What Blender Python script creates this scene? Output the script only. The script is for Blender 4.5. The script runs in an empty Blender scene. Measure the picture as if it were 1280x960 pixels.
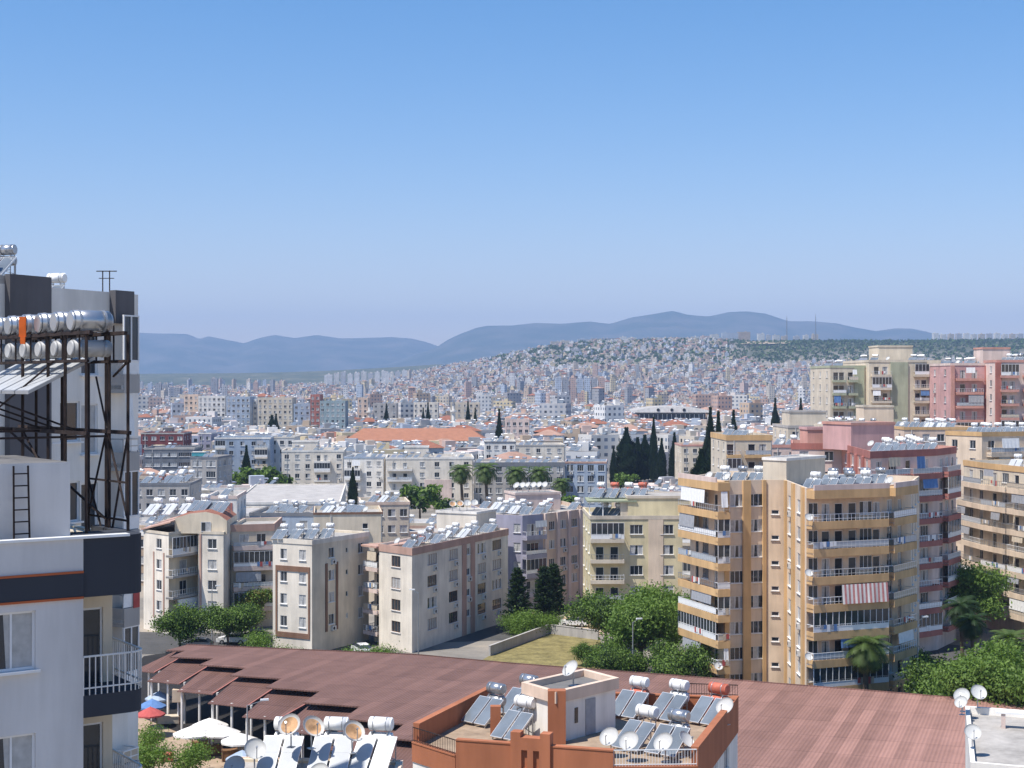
import bpy, math, random
from mathutils import Vector, Matrix, noise
R = math.radians
rnd = random.Random(7)
scene = bpy.context.scene
col = scene.collection

# ------------------------------------------------------------------ camera, sky, sun, exposure
ZC, F = 36.0, 1920.0                      # eye height (m), focal length in photo pixels (1280 wide)
cd = bpy.data.cameras.new('camera'); cam = bpy.data.objects.new('camera', cd); col.objects.link(cam)
cam.location = (0, 0, ZC); cam.rotation_euler = (R(90), 0, 0)
cd.sensor_width = 36; cd.lens = 54; cd.clip_start = 0.5; cd.clip_end = 60000
scene.camera = cam

SUN_EL = R(63)
SUN_DIR = Vector((-0.84, -0.54, 0)).normalized() * math.cos(SUN_EL) + Vector((0, 0, math.sin(SUN_EL)))
wd = bpy.data.worlds.new('World'); scene.world = wd; wd.use_nodes = True
nt = wd.node_tree
sky = nt.nodes.new('ShaderNodeTexSky'); sky.sky_type = 'NISHITA'; sky.sun_disc = False
sky.sun_elevation = SUN_EL; sky.sun_rotation = math.atan2(SUN_DIR.x, SUN_DIR.y)
sky.altitude = 40; sky.air_density = 1.0; sky.dust_density = 0.35; sky.ozone_density = 3.0
bg = nt.nodes['Background']; bg.inputs['Strength'].default_value = 0.114
hsv = nt.nodes.new('ShaderNodeHueSaturation'); hsv.inputs['Saturation'].default_value = 1.40
nt.links.new(sky.outputs['Color'], hsv.inputs['Color']); tint = nt.nodes.new('ShaderNodeVectorMath'); tint.operation = 'MULTIPLY'; tint.inputs[1].default_value = (1.19, 0.92, 0.905)
nt.links.new(hsv.outputs['Color'], tint.inputs[0]); nt.links.new(tint.outputs[0], bg.inputs['Color'])
sd = bpy.data.lights.new('sun', 'SUN'); sd.energy = 4.4; sd.angle = R(0.53); sd.color = (1.0, 0.95, 0.885)
so = bpy.data.objects.new('sun', sd); col.objects.link(so)
so.rotation_euler = SUN_DIR.to_track_quat('Z', 'Y').to_euler(); so.location = (-200, -100, 300)
scene.view_settings.view_transform = 'Standard'; scene.view_settings.look = 'None'
scene.view_settings.exposure = 0.62; scene.view_settings.gamma = 1.0
scene.render.engine = 'CYCLES'
scene.cycles.use_denoising = True
scene.cycles.max_bounces = 5; scene.cycles.diffuse_bounces = 4; scene.cycles.glossy_bounces = 2
scene.cycles.transmission_bounces = 3; scene.cycles.volume_bounces = 0; scene.cycles.transparent_max_bounces = 6

# ------------------------------------------------------------------ materials
MATS = {}
def _new(name):
    m = bpy.data.materials.new(name); m.use_nodes = True
    return m, m.node_tree, m.node_tree.nodes['Principled BSDF']
def N(nt, t, **kw):
    n = nt.nodes.new(t)
    for k, v in kw.items():
        if k in n.inputs: n.inputs[k].default_value = v
        else: setattr(n, k, v)
    return n
def wallmat(name, rgb, rough=0.85, streak=0.30, scale=0.5, spec=0.25, bump=0.0, metal=0.0):
    """plaster / paint: blotches and vertical dirt streaks"""
    if name in MATS: return MATS[name]
    m, t, b = _new(name); L = t.links.new
    geo = N(t, 'ShaderNodeNewGeometry')
    mp = N(t, 'ShaderNodeMapping'); mp.inputs['Scale'].default_value = (1, 1, 0.12)
    L(geo.outputs['Position'], mp.inputs['Vector'])
    n1 = N(t, 'ShaderNodeTexNoise', Scale=scale * 2.2, Detail=5.0, Roughness=0.65); L(mp.outputs[0], n1.inputs['Vector'])
    n2 = N(t, 'ShaderNodeTexNoise', Scale=scale * 0.6, Detail=3.0); L(geo.outputs['Position'], n2.inputs['Vector'])
    mix = N(t, 'ShaderNodeMath', operation='ADD'); L(n1.outputs[0], mix.inputs[0]); L(n2.outputs[0], mix.inputs[1])
    mr = N(t, 'ShaderNodeMapRange'); mr.inputs['From Min'].default_value = 0.65; mr.inputs['From Max'].default_value = 1.35
    mr.inputs['To Min'].default_value = 1 - streak; mr.inputs['To Max'].default_value = 1 + streak * 0.45
    L(mix.outputs[0], mr.inputs['Value'])
    hs = N(t, 'ShaderNodeVectorMath', operation='SCALE'); hs.inputs[0].default_value = rgb
    L(mr.outputs[0], hs.inputs['Scale']); L(hs.outputs[0], b.inputs['Base Color'])
    b.inputs['Roughness'].default_value = rough; b.inputs['Metallic'].default_value = metal
    b.inputs['Specular IOR Level'].default_value = spec
    if bump:
        bp = N(t, 'ShaderNodeBump', Strength=bump, Distance=0.05); n3 = N(t, 'ShaderNodeTexNoise', Scale=9.0, Detail=4.0)
        L(geo.outputs['Position'], n3.inputs['Vector']); L(n3.outputs[0], bp.inputs['Height']); L(bp.outputs[0], b.inputs['Normal'])
    MATS[name] = m
    return m
def plain(name, rgb, rough=0.5, metal=0.0, spec=0.5, var=0.15, scale=3.0):
    if name in MATS: return MATS[name]
    m, t, b = _new(name); L = t.links.new
    tc = N(t, 'ShaderNodeNewGeometry'); n = N(t, 'ShaderNodeTexNoise', Scale=scale, Detail=4.0); L(tc.outputs['Position'], n.inputs['Vector'])
    mr = N(t, 'ShaderNodeMapRange'); mr.inputs['From Min'].default_value = 0.3; mr.inputs['From Max'].default_value = 0.7
    mr.inputs['To Min'].default_value = 1 - var; mr.inputs['To Max'].default_value = 1 + var
    L(n.outputs[0], mr.inputs['Value'])
    v = N(t, 'ShaderNodeVectorMath', operation='SCALE'); v.inputs[0].default_value = rgb; L(mr.outputs[0], v.inputs['Scale'])
    L(v.outputs[0], b.inputs['Base Color'])
    b.inputs['Roughness'].default_value = rough; b.inputs['Metallic'].default_value = metal; b.inputs['Specular IOR Level'].default_value = spec
    MATS[name] = m
    return m
def leafmat(name, rgb):
    if name in MATS: return MATS[name]
    m, t, b = _new(name); L = t.links.new
    b.inputs['Base Color'].default_value = (*rgb, 1); b.inputs['Roughness'].default_value = 0.6; b.inputs['Specular IOR Level'].default_value = 0.3
    tr = N(t, 'ShaderNodeBsdfTranslucent'); tr.inputs['Color'].default_value = (rgb[0] * 1.3, rgb[1] * 1.4, rgb[2] * 0.8, 1)
    mx = N(t, 'ShaderNodeMixShader', Fac=0.3); L(b.outputs[0], mx.inputs[1]); L(tr.outputs[0], mx.inputs[2])
    L(mx.outputs[0], t.nodes['Material Output'].inputs['Surface'])
    MATS[name] = m
    return m
def corrugated(name, rgb, axis, period):
    m, t, b = _new(name); L = t.links.new
    geo = N(t, 'ShaderNodeNewGeometry')
    d = N(t, 'ShaderNodeVectorMath', operation='DOT_PRODUCT'); d.inputs[1].default_value = (axis[0], axis[1], 0); L(geo.outputs['Position'], d.inputs[0])
    mul = N(t, 'ShaderNodeMath', operation='MULTIPLY'); mul.inputs[1].default_value = 2 * math.pi / period; L(d.outputs['Value'], mul.inputs[0])
    sn = N(t, 'ShaderNodeMath', operation='SINE'); L(mul.outputs[0], sn.inputs[0])
    bp = N(t, 'ShaderNodeBump', Strength=0.55, Distance=0.035); L(sn.outputs[0], bp.inputs['Height']); L(bp.outputs[0], b.inputs['Normal'])
    # sheet by sheet weathering: rows 1.1 m wide, 6 m long, and blotches
    n = N(t, 'ShaderNodeTexNoise', Scale=0.35, Detail=6.0, Roughness=0.7); L(geo.outputs['Position'], n.inputs['Vector'])
    fl = N(t, 'ShaderNodeMath', operation='MULTIPLY'); fl.inputs[1].default_value = 1 / 1.1; L(d.outputs['Value'], fl.inputs[0])
    fl2 = N(t, 'ShaderNodeMath', operation='FLOOR'); L(fl.outputs[0], fl2.inputs[0])
    wn = N(t, 'ShaderNodeTexWhiteNoise', noise_dimensions='1D'); L(fl2.outputs[0], wn.inputs['W'])
    a = N(t, 'ShaderNodeMath', operation='MULTIPLY_ADD'); a.inputs[1].default_value = 0.22; L(wn.outputs['Value'], a.inputs[0]); L(n.outputs[0], a.inputs[2])
    mr = N(t, 'ShaderNodeMapRange'); mr.inputs['From Min'].default_value = 0.3; mr.inputs['From Max'].default_value = 0.9
    mr.inputs['To Min'].default_value = 0.82; mr.inputs['To Max'].default_value = 1.18; L(a.outputs[0], mr.inputs['Value'])
    # base colour runs from darker brown at the plaza end to lighter pink opposite
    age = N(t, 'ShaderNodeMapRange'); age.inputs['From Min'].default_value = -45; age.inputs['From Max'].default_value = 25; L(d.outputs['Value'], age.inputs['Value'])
    tonem = N(t, 'ShaderNodeMath', operation='ADD', use_clamp=True); L(age.outputs[0], tonem.inputs[0]); nz = N(t, 'ShaderNodeMath', operation='MULTIPLY_ADD'); nz.inputs[1].default_value = 0.16; nz.inputs[2].default_value = -0.08; L(wn.outputs['Value'], nz.inputs[0]); L(nz.outputs[0], tonem.inputs[1])
    cm = N(t, 'ShaderNodeMix', data_type='RGBA'); L(tonem.outputs[0], cm.inputs['Factor']); cm.inputs['A'].default_value = (rgb[0] * 0.66, rgb[1] * 0.66, rgb[2] * 0.68, 1); cm.inputs['B'].default_value = (rgb[0] * 1.7, rgb[1] * 1.66, rgb[2] * 1.72, 1)
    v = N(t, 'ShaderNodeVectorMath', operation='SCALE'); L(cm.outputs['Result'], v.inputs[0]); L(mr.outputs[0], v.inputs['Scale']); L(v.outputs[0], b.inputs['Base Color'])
    # end laps: a thin dark joint every 6 m along the slope
    d2 = N(t, 'ShaderNodeVectorMath', operation='DOT_PRODUCT'); d2.inputs[1].default_value = (-axis[1], axis[0], 0); L(geo.outputs['Position'], d2.inputs[0])
    q1 = N(t, 'ShaderNodeMath', operation='DIVIDE'); q1.inputs[1].default_value = 6.0; L(d2.outputs['Value'], q1.inputs[0])
    q2 = N(t, 'ShaderNodeMath', operation='FRACT'); L(q1.outputs[0], q2.inputs[0]); q3 = N(t, 'ShaderNodeMath', operation='LESS_THAN'); q3.inputs[1].default_value = 0.03; L(q2.outputs[0], q3.inputs[0])
    f2 = N(t, 'ShaderNodeMath', operation='FLOOR'); L(q1.outputs[0], f2.inputs[0]); cb = N(t, 'ShaderNodeCombineXYZ'); L(fl2.outputs[0], cb.inputs[0]); L(f2.outputs[0], cb.inputs[1])
    w2 = N(t, 'ShaderNodeTexWhiteNoise', noise_dimensions='3D'); L(cb.outputs[0], w2.inputs['Vector'])
    k1 = N(t, 'ShaderNodeMath', operation='MULTIPLY_ADD'); k1.inputs[1].default_value = 0.16; k1.inputs[2].default_value = 0.92; L(w2.outputs['Value'], k1.inputs[0])
    k2 = N(t, 'ShaderNodeMath', operation='MULTIPLY_ADD'); k2.inputs[1].default_value = -0.22; L(q3.outputs[0], k2.inputs[0]); L(k1.outputs[0], k2.inputs[2])
    v2 = N(t, 'ShaderNodeVectorMath', operation='SCALE'); L(v.outputs[0], v2.inputs[0]); L(k2.outputs[0], v2.inputs['Scale']); L(v2.outputs[0], b.inputs['Base Color'])
    b.inputs['Roughness'].default_value = 0.65; b.inputs['Specular IOR Level'].default_value = 0.12
    MATS[name] = m
    return m
def facademat(name, rgb, glass=(0.05, 0.06, 0.075), wu=0.42, hv=0.46, pu=3.1, pv=3.0):
    """far facades: window openings laid out in metres along each wall (UV in metres)"""
    m, t, b = _new(name); L = t.links.new
    uv = N(t, 'ShaderNodeUVMap'); sp = N(t, 'ShaderNodeSeparateXYZ'); L(uv.outputs[0], sp.inputs[0])
    def mask(sock, p, w, c):
        q = N(t, 'ShaderNodeMath', operation='DIVIDE'); q.inputs[1].default_value = p; L(sock, q.inputs[0])
        fr = N(t, 'ShaderNodeMath', operation='FRACT'); L(q.outputs[0], fr.inputs[0])
        s = N(t, 'ShaderNodeMath', operation='SUBTRACT'); s.inputs[1].default_value = c; L(fr.outputs[0], s.inputs[0])
        ab = N(t, 'ShaderNodeMath', operation='ABSOLUTE'); L(s.outputs[0], ab.inputs[0])
        lt = N(t, 'ShaderNodeMath', operation='LESS_THAN'); lt.inputs[1].default_value = w / 2; L(ab.outputs[0], lt.inputs[0])
        fl = N(t, 'ShaderNodeMath', operation='FLOOR'); L(q.outputs[0], fl.inputs[0])
        return lt.outputs[0], fl.outputs[0]
    a, ai = mask(sp.outputs[0], pu, wu, 0.5); c, ci = mask(sp.outputs[1], pv, hv, 0.55)
    mu = N(t, 'ShaderNodeMath', operation='MULTIPLY'); L(a, mu.inputs[0]); L(c, mu.inputs[1])
    cb = N(t, 'ShaderNodeCombineXYZ'); L(ai, cb.inputs[0]); L(ci, cb.inputs[1])
    wn = N(t, 'ShaderNodeTexWhiteNoise', noise_dimensions='3D'); L(cb.outputs[0], wn.inputs['Vector'])
    ramp = N(t, 'ShaderNodeMapRange'); ramp.inputs['From Min'].default_value = 0.2; ramp.inputs['From Max'].default_value = 1.0
    ramp.inputs['To Min'].default_value = 0.6; ramp.inputs['To Max'].default_value = 4.5; L(wn.outputs['Value'], ramp.inputs['Value'])
    g = N(t, 'ShaderNodeVectorMath', operation='SCALE'); g.inputs[0].default_value = glass; L(ramp.outputs[0], g.inputs['Scale'])
    geo = N(t, 'ShaderNodeNewGeometry'); ns = N(t, 'ShaderNodeTexNoise', Scale=0.12, Detail=4.0); L(geo.outputs['Position'], ns.inputs['Vector'])
    mr = N(t, 'ShaderNodeMapRange'); mr.inputs['From Min'].default_value = 0.3; mr.inputs['From Max'].default_value = 0.7; mr.inputs['To Min'].default_value = 0.85; mr.inputs['To Max'].default_value = 1.1
    L(ns.outputs[0], mr.inputs['Value'])
    w = N(t, 'ShaderNodeVectorMath', operation='SCALE'); w.inputs[0].default_value = rgb; L(mr.outputs[0], w.inputs['Scale'])
    mx = N(t, 'ShaderNodeMix', data_type='RGBA'); L(mu.outputs[0], mx.inputs['Factor']); L(w.outputs[0], mx.inputs['A']); L(g.outputs[0], mx.inputs['B'])
    L(mx.outputs['Result'], b.inputs['Base Color']); b.inputs['Roughness'].default_value = 0.75; b.inputs['Specular IOR Level'].default_value = 0.2
    MATS[name] = m
    return m

M = {}
M['glass'] = plain('window_glass', (0.035, 0.042, 0.05), 0.07, 0, 0.6, 0.3, 0.7)
M['curtain'] = plain('curtain_behind_glass', (0.42, 0.42, 0.41), 0.3, 0, 0.5, 0.18, 4)
M['shutter'] = plain('roller_shutter', (0.66, 0.66, 0.64), 0.5, 0, 0.4, 0.06)
M['frame'] = plain('white_window_frame', (0.74, 0.74, 0.73), 0.4, 0, 0.4, 0.05)
M['brown_frame'] = plain('brown_window_frame', (0.28, 0.17, 0.11), 0.5, 0, 0.4, 0.1)
M['dark'] = plain('dark_opening', (0.02, 0.02, 0.022), 0.6, 0, 0.3)
M['metal'] = plain('grey_metal', (0.42, 0.43, 0.44), 0.38, 0.6, 0.5, 0.12)
M['steel'] = plain('galvanised_tank', (0.44, 0.45, 0.46), 0.3, 0.75, 0.5, 0.12, 1.2)
M['white'] = plain('white_paint', (0.80, 0.80, 0.78), 0.4, 0, 0.4, 0.06)
M['dish'] = plain('dish_paint', (0.50, 0.50, 0.48), 0.5, 0, 0.35, 0.06, 1.5)
M['dishrust'] = plain('rusty_dish', (0.50, 0.30, 0.16), 0.75, 0, 0.2, 0.55, 2.2)
M['redtank'] = plain('red_tank', (0.48, 0.13, 0.08), 0.6, 0, 0.3, 0.25)
M['panel'] = plain('collector_glass', (0.15, 0.175, 0.20), 0.16, 0, 0.65, 0.2, 0.8)
M['panelpale'] = plain('pale_collector', (0.46, 0.475, 0.48), 0.3, 0, 0.6, 0.1, 0.8)
M['alu'] = plain('aluminium', (0.66, 0.67, 0.68), 0.35, 0.5, 0.5, 0.06)
M['rust'] = plain('rusty_steel', (0.026, 0.017, 0.015), 0.8, 0.1, 0.3, 0.6, 3.0)
M['black'] = plain('black_rubber', (0.02, 0.02, 0.02), 0.6, 0, 0.3)
M['acbox'] = plain('ac_casing', (0.62, 0.61, 0.58), 0.5, 0, 0.35, 0.1)
M['concrete'] = wallmat('roof_screed', (0.40, 0.375, 0.34), 0.9, 0.35, 0.9)
M['roof_tan'] = wallmat('tan_roof_screed', (0.36, 0.27, 0.19), 0.9, 0.4, 0.9)
M['concrete_dark'] = wallmat('dark_roof_membrane', (0.17, 0.165, 0.16), 0.9, 0.3, 0.7)
M['tileroof'] = wallmat('clay_roof', (0.30, 0.125, 0.08), 0.85, 0.3, 1.2)
M['trunk'] = wallmat('bark', (0.13, 0.095, 0.065), 0.95, 0.4, 3)
M['leafA'] = leafmat('leaf_mid', (0.10, 0.17, 0.03)); M['leafB'] = leafmat('leaf_light', (0.15, 0.235, 0.042)); M['leafC'] = leafmat('leaf_dark', (0.028, 0.058, 0.016))
M['cypA'] = leafmat('cypress_dark', (0.016, 0.034, 0.014)); M['cypB'] = leafmat('cypress_mid', (0.030, 0.055, 0.020))
M['palmA'] = leafmat('frond_green', (0.08, 0.125, 0.03)); M['palmB'] = leafmat('frond_yellow', (0.20, 0.19, 0.06))
M['olive'] = leafmat('leaf_olive', (0.16, 0.15, 0.04)); M['fresh'] = leafmat('leaf_fresh', (0.13, 0.22, 0.03))

# ------------------------------------------------------------------ mesh builder
class MB:
    def __init__(s): s.v, s.f, s.m, s.uv = [], [], [], None
    def quad(s, a, b, c, d, m=0):
        i = len(s.v); s.v += [tuple(a), tuple(b), tuple(c), tuple(d)]; s.f.append((i, i + 1, i + 2, i + 3)); s.m.append(m)
        if s.uv is not None: s.uv += [(0, 0)] * 4
    def poly(s, pts, m=0):
        i = len(s.v); s.v += [tuple(p) for p in pts]; s.f.append(tuple(range(i, i + len(pts)))); s.m.append(m)
        if s.uv is not None: s.uv += [(0, 0)] * len(pts)
    def box(s, x0, x1, y0, y1, z0, z1, m=0, fr=None, top=None):
        """axis box, or in the frame fr = (origin, u, n) with z up"""
        P = [(x, y, z) for z in (z0, z1) for x, y in ((x0, y0), (x1, y0), (x1, y1), (x0, y1))]
        if fr:
            o, u, n = fr
            P = [(o[0] + u[0] * x + n[0] * y, o[1] + u[1] * x + n[1] * y, o[2] + z) for x, y, z in P]
            if u[0] * n[1] - u[1] * n[0] < 0: P = [P[k] for k in (3, 2, 1, 0, 7, 6, 5, 4)]
        i = len(s.v); s.v += P
        for q, mm in (((0, 3, 2, 1), m), ((4, 5, 6, 7), m if top is None else top), ((0, 1, 5, 4), m), ((1, 2, 6, 5), m), ((2, 3, 7, 6), m), ((3, 0, 4, 7), m)):
            s.f.append(tuple(i + k for k in q)); s.m.append(mm)
    def prism(s, pts, z0, z1, m=0, top=None, bottom=True):
        n = len(pts); i = len(s.v)
        s.v += [(p[0], p[1], z0) for p in pts] + [(p[0], p[1], z1) for p in pts]
        for k in range(n):
            j = (k + 1) % n; s.f.append((i + k, i + j, i + n + j, i + n + k)); s.m.append(m)
        s.f.append(tuple(range(i + n, i + 2 * n))); s.m.append(m if top is None else top)
        if bottom: s.f.append(tuple(reversed(range(i, i + n)))); s.m.append(m)
    def cyl(s, a, b, r0, r1=None, seg=10, m=0, mcap=None, caps=True):
        r1 = r0 if r1 is None else r1; a, b = Vector(a), Vector(b); d = (b - a).normalized()
        u = d.orthogonal().normalized(); w = d.cross(u); i = len(s.v)
        for p, r in ((a, r0), (b, r1)):
            for k in range(seg):
                t = 2 * math.pi * k / seg; s.v.append(tuple(p + u * (r * math.cos(t)) + w * (r * math.sin(t))))
        for k in range(seg):
            j = (k + 1) % seg; s.f.append((i + k, i + j, i + seg + j, i + seg + k)); s.m.append(m)
        if caps:
            mc = m if mcap is None else mcap
            s.f.append(tuple(i + seg + k for k in range(seg))); s.m.append(mc)
            s.f.append(tuple(i + seg - 1 - k for k in range(seg))); s.m.append(mc)
    def bar(s, a, b, w, m=0): s.cyl(a, b, w / 2 * 1.3, seg=4, m=m)
    def build(s, name, mats, parent=None, smooth=False, loc=None, rz=0):
        me = bpy.data.meshes.new(name); me.from_pydata(s.v, [], s.f)
        for k in (mats if isinstance(mats, (list, tuple)) else [mats]): me.materials.append(M[k] if isinstance(k, str) else k)
        if any(s.m): me.polygons.foreach_set('material_index', s.m)
        if smooth: me.polygons.foreach_set('use_smooth', [True] * len(me.polygons))
        if s.uv is not None:
            l = me.uv_layers.new(name='UVMap'); l.data.foreach_set('uv', [c for q in s.f for k in q for c in s.uv[k]])
        me.update()
        return put(name, me, parent, loc, rz)
def put(name, me, parent=None, loc=None, rz=0):
    o = bpy.data.objects.new(name, me); col.objects.link(o)
    if parent is not None: o.parent = parent
    if loc is not None: o.location = loc
    if rz: o.rotation_euler = (0, 0, rz)
    return o
def tag(o, label=None, cat=None, group=None, kind=None):
    if label: o['label'] = label
    if cat: o['category'] = cat
    if group: o['group'] = group
    if kind: o['kind'] = kind
    return o
def empty(name, loc, rz=0, label=None, cat=None, group=None):
    o = bpy.data.objects.new(name, None); col.objects.link(o); o.location = loc; o.rotation_euler = (0, 0, rz); o.empty_display_size = 0.5
    return tag(o, label, cat, group)
KIDS = {}
def family(o):
    if o.name not in KIDS: KIDS[o.name] = [(c, list(c.children)) for c in o.children]
    return KIDS[o.name]
def dup(root, loc, rz=0, label=None, group=None, scale=None):
    r = root.copy(); col.objects.link(r); r.location = loc; r.rotation_euler = (0, 0, rz)
    if scale: r.scale = scale if isinstance(scale, tuple) else (scale,) * 3
    if label: r['label'] = label
    if group: r['group'] = group
    for c, gs in family(root):
        d = c.copy(); col.objects.link(d); d.parent = r
        for g in gs:
            e = g.copy(); col.objects.link(e); e.parent = d
    return r

# ------------------------------------------------------------------ picture geometry (photo pixels -> places)
def wx(px, D): return (px - 640) / F * D
def wz(py, D): return ZC - (py - 480) / F * D
def at(px, py, z):
    D = (ZC - z) * F / (py - 480)
    return (wx(px, D), D)
def pxof(x, y): return 640 + x / y * F
def pyof(y, z): return 480 + (ZC - z) / y * F
def lerp(a, b, t): return a + (b - a) * t
def sstep(a, b, x):
    t = min(1, max(0, (x - a) / (b - a))); return t * t * (3 - 2 * t)
def table(tb, x):
    if x <= tb[0][0]: return tb[0][1]
    for (a, b), (c, d) in zip(tb, tb[1:]):
        if x <= c: return b + (d - b) * (x - a) / (c - a)
    return tb[-1][1]
CREST = [(-400, 487), (300, 487), (450, 481), (540, 464), (600, 452), (640, 443), (690, 434), (720, 431), (780, 429), (830, 428), (900, 428), (940, 430), (1000, 428), (1280, 426), (2000, 430)]
RIDGE = [(-400, 468), (170, 467), (300, 466), (400, 464), (500, 460), (540, 457), (640, 455), (1000, 455), (2000, 455)]
def terrain(x, y):
    if y < 2150: return 0.0
    px = pxof(x, y)
    za = ZC - (table(CREST, px) - 480) / F * 4300; zb = ZC - (table(RIDGE, px) - 480) / F * 6500
    a = za * sstep(2100, 4350, y)
    a *= 1 - 0.35 * sstep(4700, 6500, y)
    b = zb * sstep(5000, 6500, y) * (1 - 0.4 * sstep(6700, 10000, y))
    n = noise.noise((x * 0.0012, y * 0.0012, 0)) * 8 * sstep(2400, 4000, y) * min(1, max(a, b) / 60)
    return max(a, b) + n

# ------------------------------------------------------------------ terrain, mountains, haze
def build_ground():
    ys = [-300, -100, 40, 90]; y = 130
    while y < 17500: ys.append(y); y *= 1.045
    nx = 90; v = []; f = []; cov = []
    for y in ys:
        for i in range(nx + 1):
            t = i / nx * 2 - 1; x = t * (260 + max(y, 0) * 0.72)
            z = terrain(x, y)
            v.append((x, y, z))
            px = pxof(x, y) if y > 10 else 0
            fo = 0.0
            if y > 4050:
                fo = sstep(4050, 4250, y + noise.noise((x * 0.004, y * 0.004, 3)) * 200)
            if px > 930 and y > 3300: fo = max(fo, sstep(3300, 3600, y + noise.noise((x * 0.003, y * 0.003, 5)) * 250))
            cov.append(fo)
    for j in range(len(ys) - 1):
        for i in range(nx):
            a = j * (nx + 1) + i; f.append((a, a + 1, a + nx + 2, a + nx + 1))
    me = bpy.data.meshes.new('ground'); me.from_pydata(v, [], f)
    at_ = me.attributes.new('cover', 'FLOAT', 'POINT'); at_.data.foreach_set('value', cov)
    me.polygons.foreach_set('use_smooth', [True] * len(f))
    m, t, b = _new('ground_cover'); L = t.links.new
    geo = N(t, 'ShaderNodeNewGeometry')
    n1 = N(t, 'ShaderNodeTexNoise', Scale=0.05, Detail=8.0, Roughness=0.7); L(geo.outputs['Position'], n1.inputs['Vector'])
    r1 = N(t, 'ShaderNodeValToRGB'); e = r1.color_ramp.elements
    e[0].position = 0.35; e[0].color = (0.15, 0.14, 0.125, 1); e[1].position = 0.68; e[1].color = (0.38, 0.32, 0.25, 1)
    q = r1.color_ramp.elements.new(0.52); q.color = (0.24, 0.22, 0.19, 1)
    L(n1.outputs[0], r1.inputs[0])
    n2 = N(t, 'ShaderNodeTexNoise', Scale=0.012, Detail=9.0, Roughness=0.72); L(geo.outputs['Position'], n2.inputs['Vector'])
    r2 = N(t, 'ShaderNodeValToRGB'); e = r2.color_ramp.elements
    e[0].position = 0.40; e[0].color = (0.05, 0.065, 0.035, 1); e[1].position = 0.72; e[1].color = (0.27, 0.23, 0.16, 1)
    q = r2.color_ramp.elements.new(0.58); q.color = (0.12, 0.12, 0.07, 1)
    L(n2.outputs[0], r2.inputs[0])
    a = N(t, 'ShaderNodeAttribute', attribute_name='cover')
    mx = N(t, 'ShaderNodeMix', data_type='RGBA'); L(a.outputs['Fac'], mx.inputs['Factor']); L(r1.outputs[0], mx.inputs['A']); L(r2.outputs[0], mx.inputs['B'])
    L(mx.outputs['Result'], b.inputs['Base Color']); b.inputs['Roughness'].default_value = 0.95; b.inputs['Specular IOR Level'].default_value = 0.1
    me.materials.append(m)
    tag(put('ground', me), kind='structure')
build_ground()

def mountains(name, prof, D, px0, px1, seed, depth=2600, floor=10):
    mb = MB(); nx = 220; ny = 26; f = []; v = []
    for j in range(ny + 1):
        s = j / ny                                   # 0 foot near, 0.6 ridge, 1 far foot
        for i in range(nx + 1):
            px = px0 + (px1 - px0) * i / nx
            top = ZC - (table(prof, px) - 480) / F * D
            y = D + (s - 0.6) * depth * (1.6 if s < 0.6 else 1.0)
            x = wx(px, D) * (y / D) * 0.5 + wx(px, D) * 0.5
            h = s / 0.6 if s < 0.6 else (1 - s) / 0.4
            n = noise.multi_fractal(Vector((x * 0.0011, y * 0.0011, seed)), 1.0, 2.1, 6) - 1.0
            r = 1 - abs(noise.noise(Vector((x * 0.0016, y * 0.0005, seed + 4)))) * 2
            z = floor + (top - floor) * (h ** 0.85) + (n * 55 + r * 60) * h * (1 - h) * 2.4 + noise.noise(Vector((x * 0.004, seed, 0))) * 7 * h
            v.append((x, y, z))
    for j in range(ny):
        for i in range(nx):
            a = j * (nx + 1) + i; f.append((a, a + 1, a + nx + 2, a + nx + 1))
    me = bpy.data.meshes.new(name); me.from_pydata(v, [], f); me.polygons.foreach_set('use_smooth', [True] * len(f))
    me.materials.append(MOUNT); tag(put(name, me), kind='structure')
m_, t_, b_ = _new('mountain_slope'); MOUNT = m_
g_ = N(t_, 'ShaderNodeNewGeometry'); n_ = N(t_, 'ShaderNodeTexNoise', Scale=0.003, Detail=8.0, Roughness=0.65); t_.links.new(g_.outputs['Position'], n_.inputs['Vector'])
r_ = N(t_, 'ShaderNodeValToRGB'); r_.color_ramp.elements[0].position = 0.42; r_.color_ramp.elements[0].color = (0.035, 0.055, 0.035, 1)
r_.color_ramp.elements[1].position = 0.66; r_.color_ramp.elements[1].color = (0.11, 0.105, 0.085, 1)
t_.links.new(n_.outputs[0], r_.inputs[0]); t_.links.new(r_.outputs[0], b_.inputs['Base Color']); b_.inputs['Roughness'].default_value = 1.0; b_.inputs['Specular IOR Level'].default_value = 0.0
mountains('mountains', [(-300, 420), (0, 414), (150, 414), (215, 415), (236, 416), (250, 423), (262, 419), (306, 428), (322, 422), (345, 417), (370, 421), (398, 417), (425, 422), (460, 421), (490, 419), (515, 422), (535, 427), (552, 433), (600, 440), (720, 452)], 15200, -260, 720, 3.3)
mountains('mountain_range', [(440, 466), (500, 450), (545, 434), (558, 425), (575, 416), (596, 408), (610, 405), (640, 406), (668, 402), (700, 403), (738, 400), (762, 402), (790, 394), (815, 391), (840, 387), (858, 391), (885, 393), (910, 388), (932, 387), (955, 390), (985, 399), (1010, 400), (1045, 402), (1072, 409), (1092, 413), (1118, 409), (1140, 410), (1165, 416), (1200, 424), (1280, 430), (1500, 436), (1700, 445)], 13400, 440, 1700, 9.1)

hz = MB(); hz.box(-14500, 14500, -500, 19500, -3, 900)
m, t, b = _new('haze_air'); t.nodes.remove(b)
pv = N(t, 'ShaderNodeVolumePrincipled'); pv.inputs['Color'].default_value = (0.46, 0.66, 1.0, 1); pv.inputs['Density'].default_value = 9.0e-5
t.links.new(pv.outputs[0], t.nodes['Material Output'].inputs['Volume']); MATS['haze'] = m
HAZE = tag(hz.build('haze', m), kind='stuff')

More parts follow.
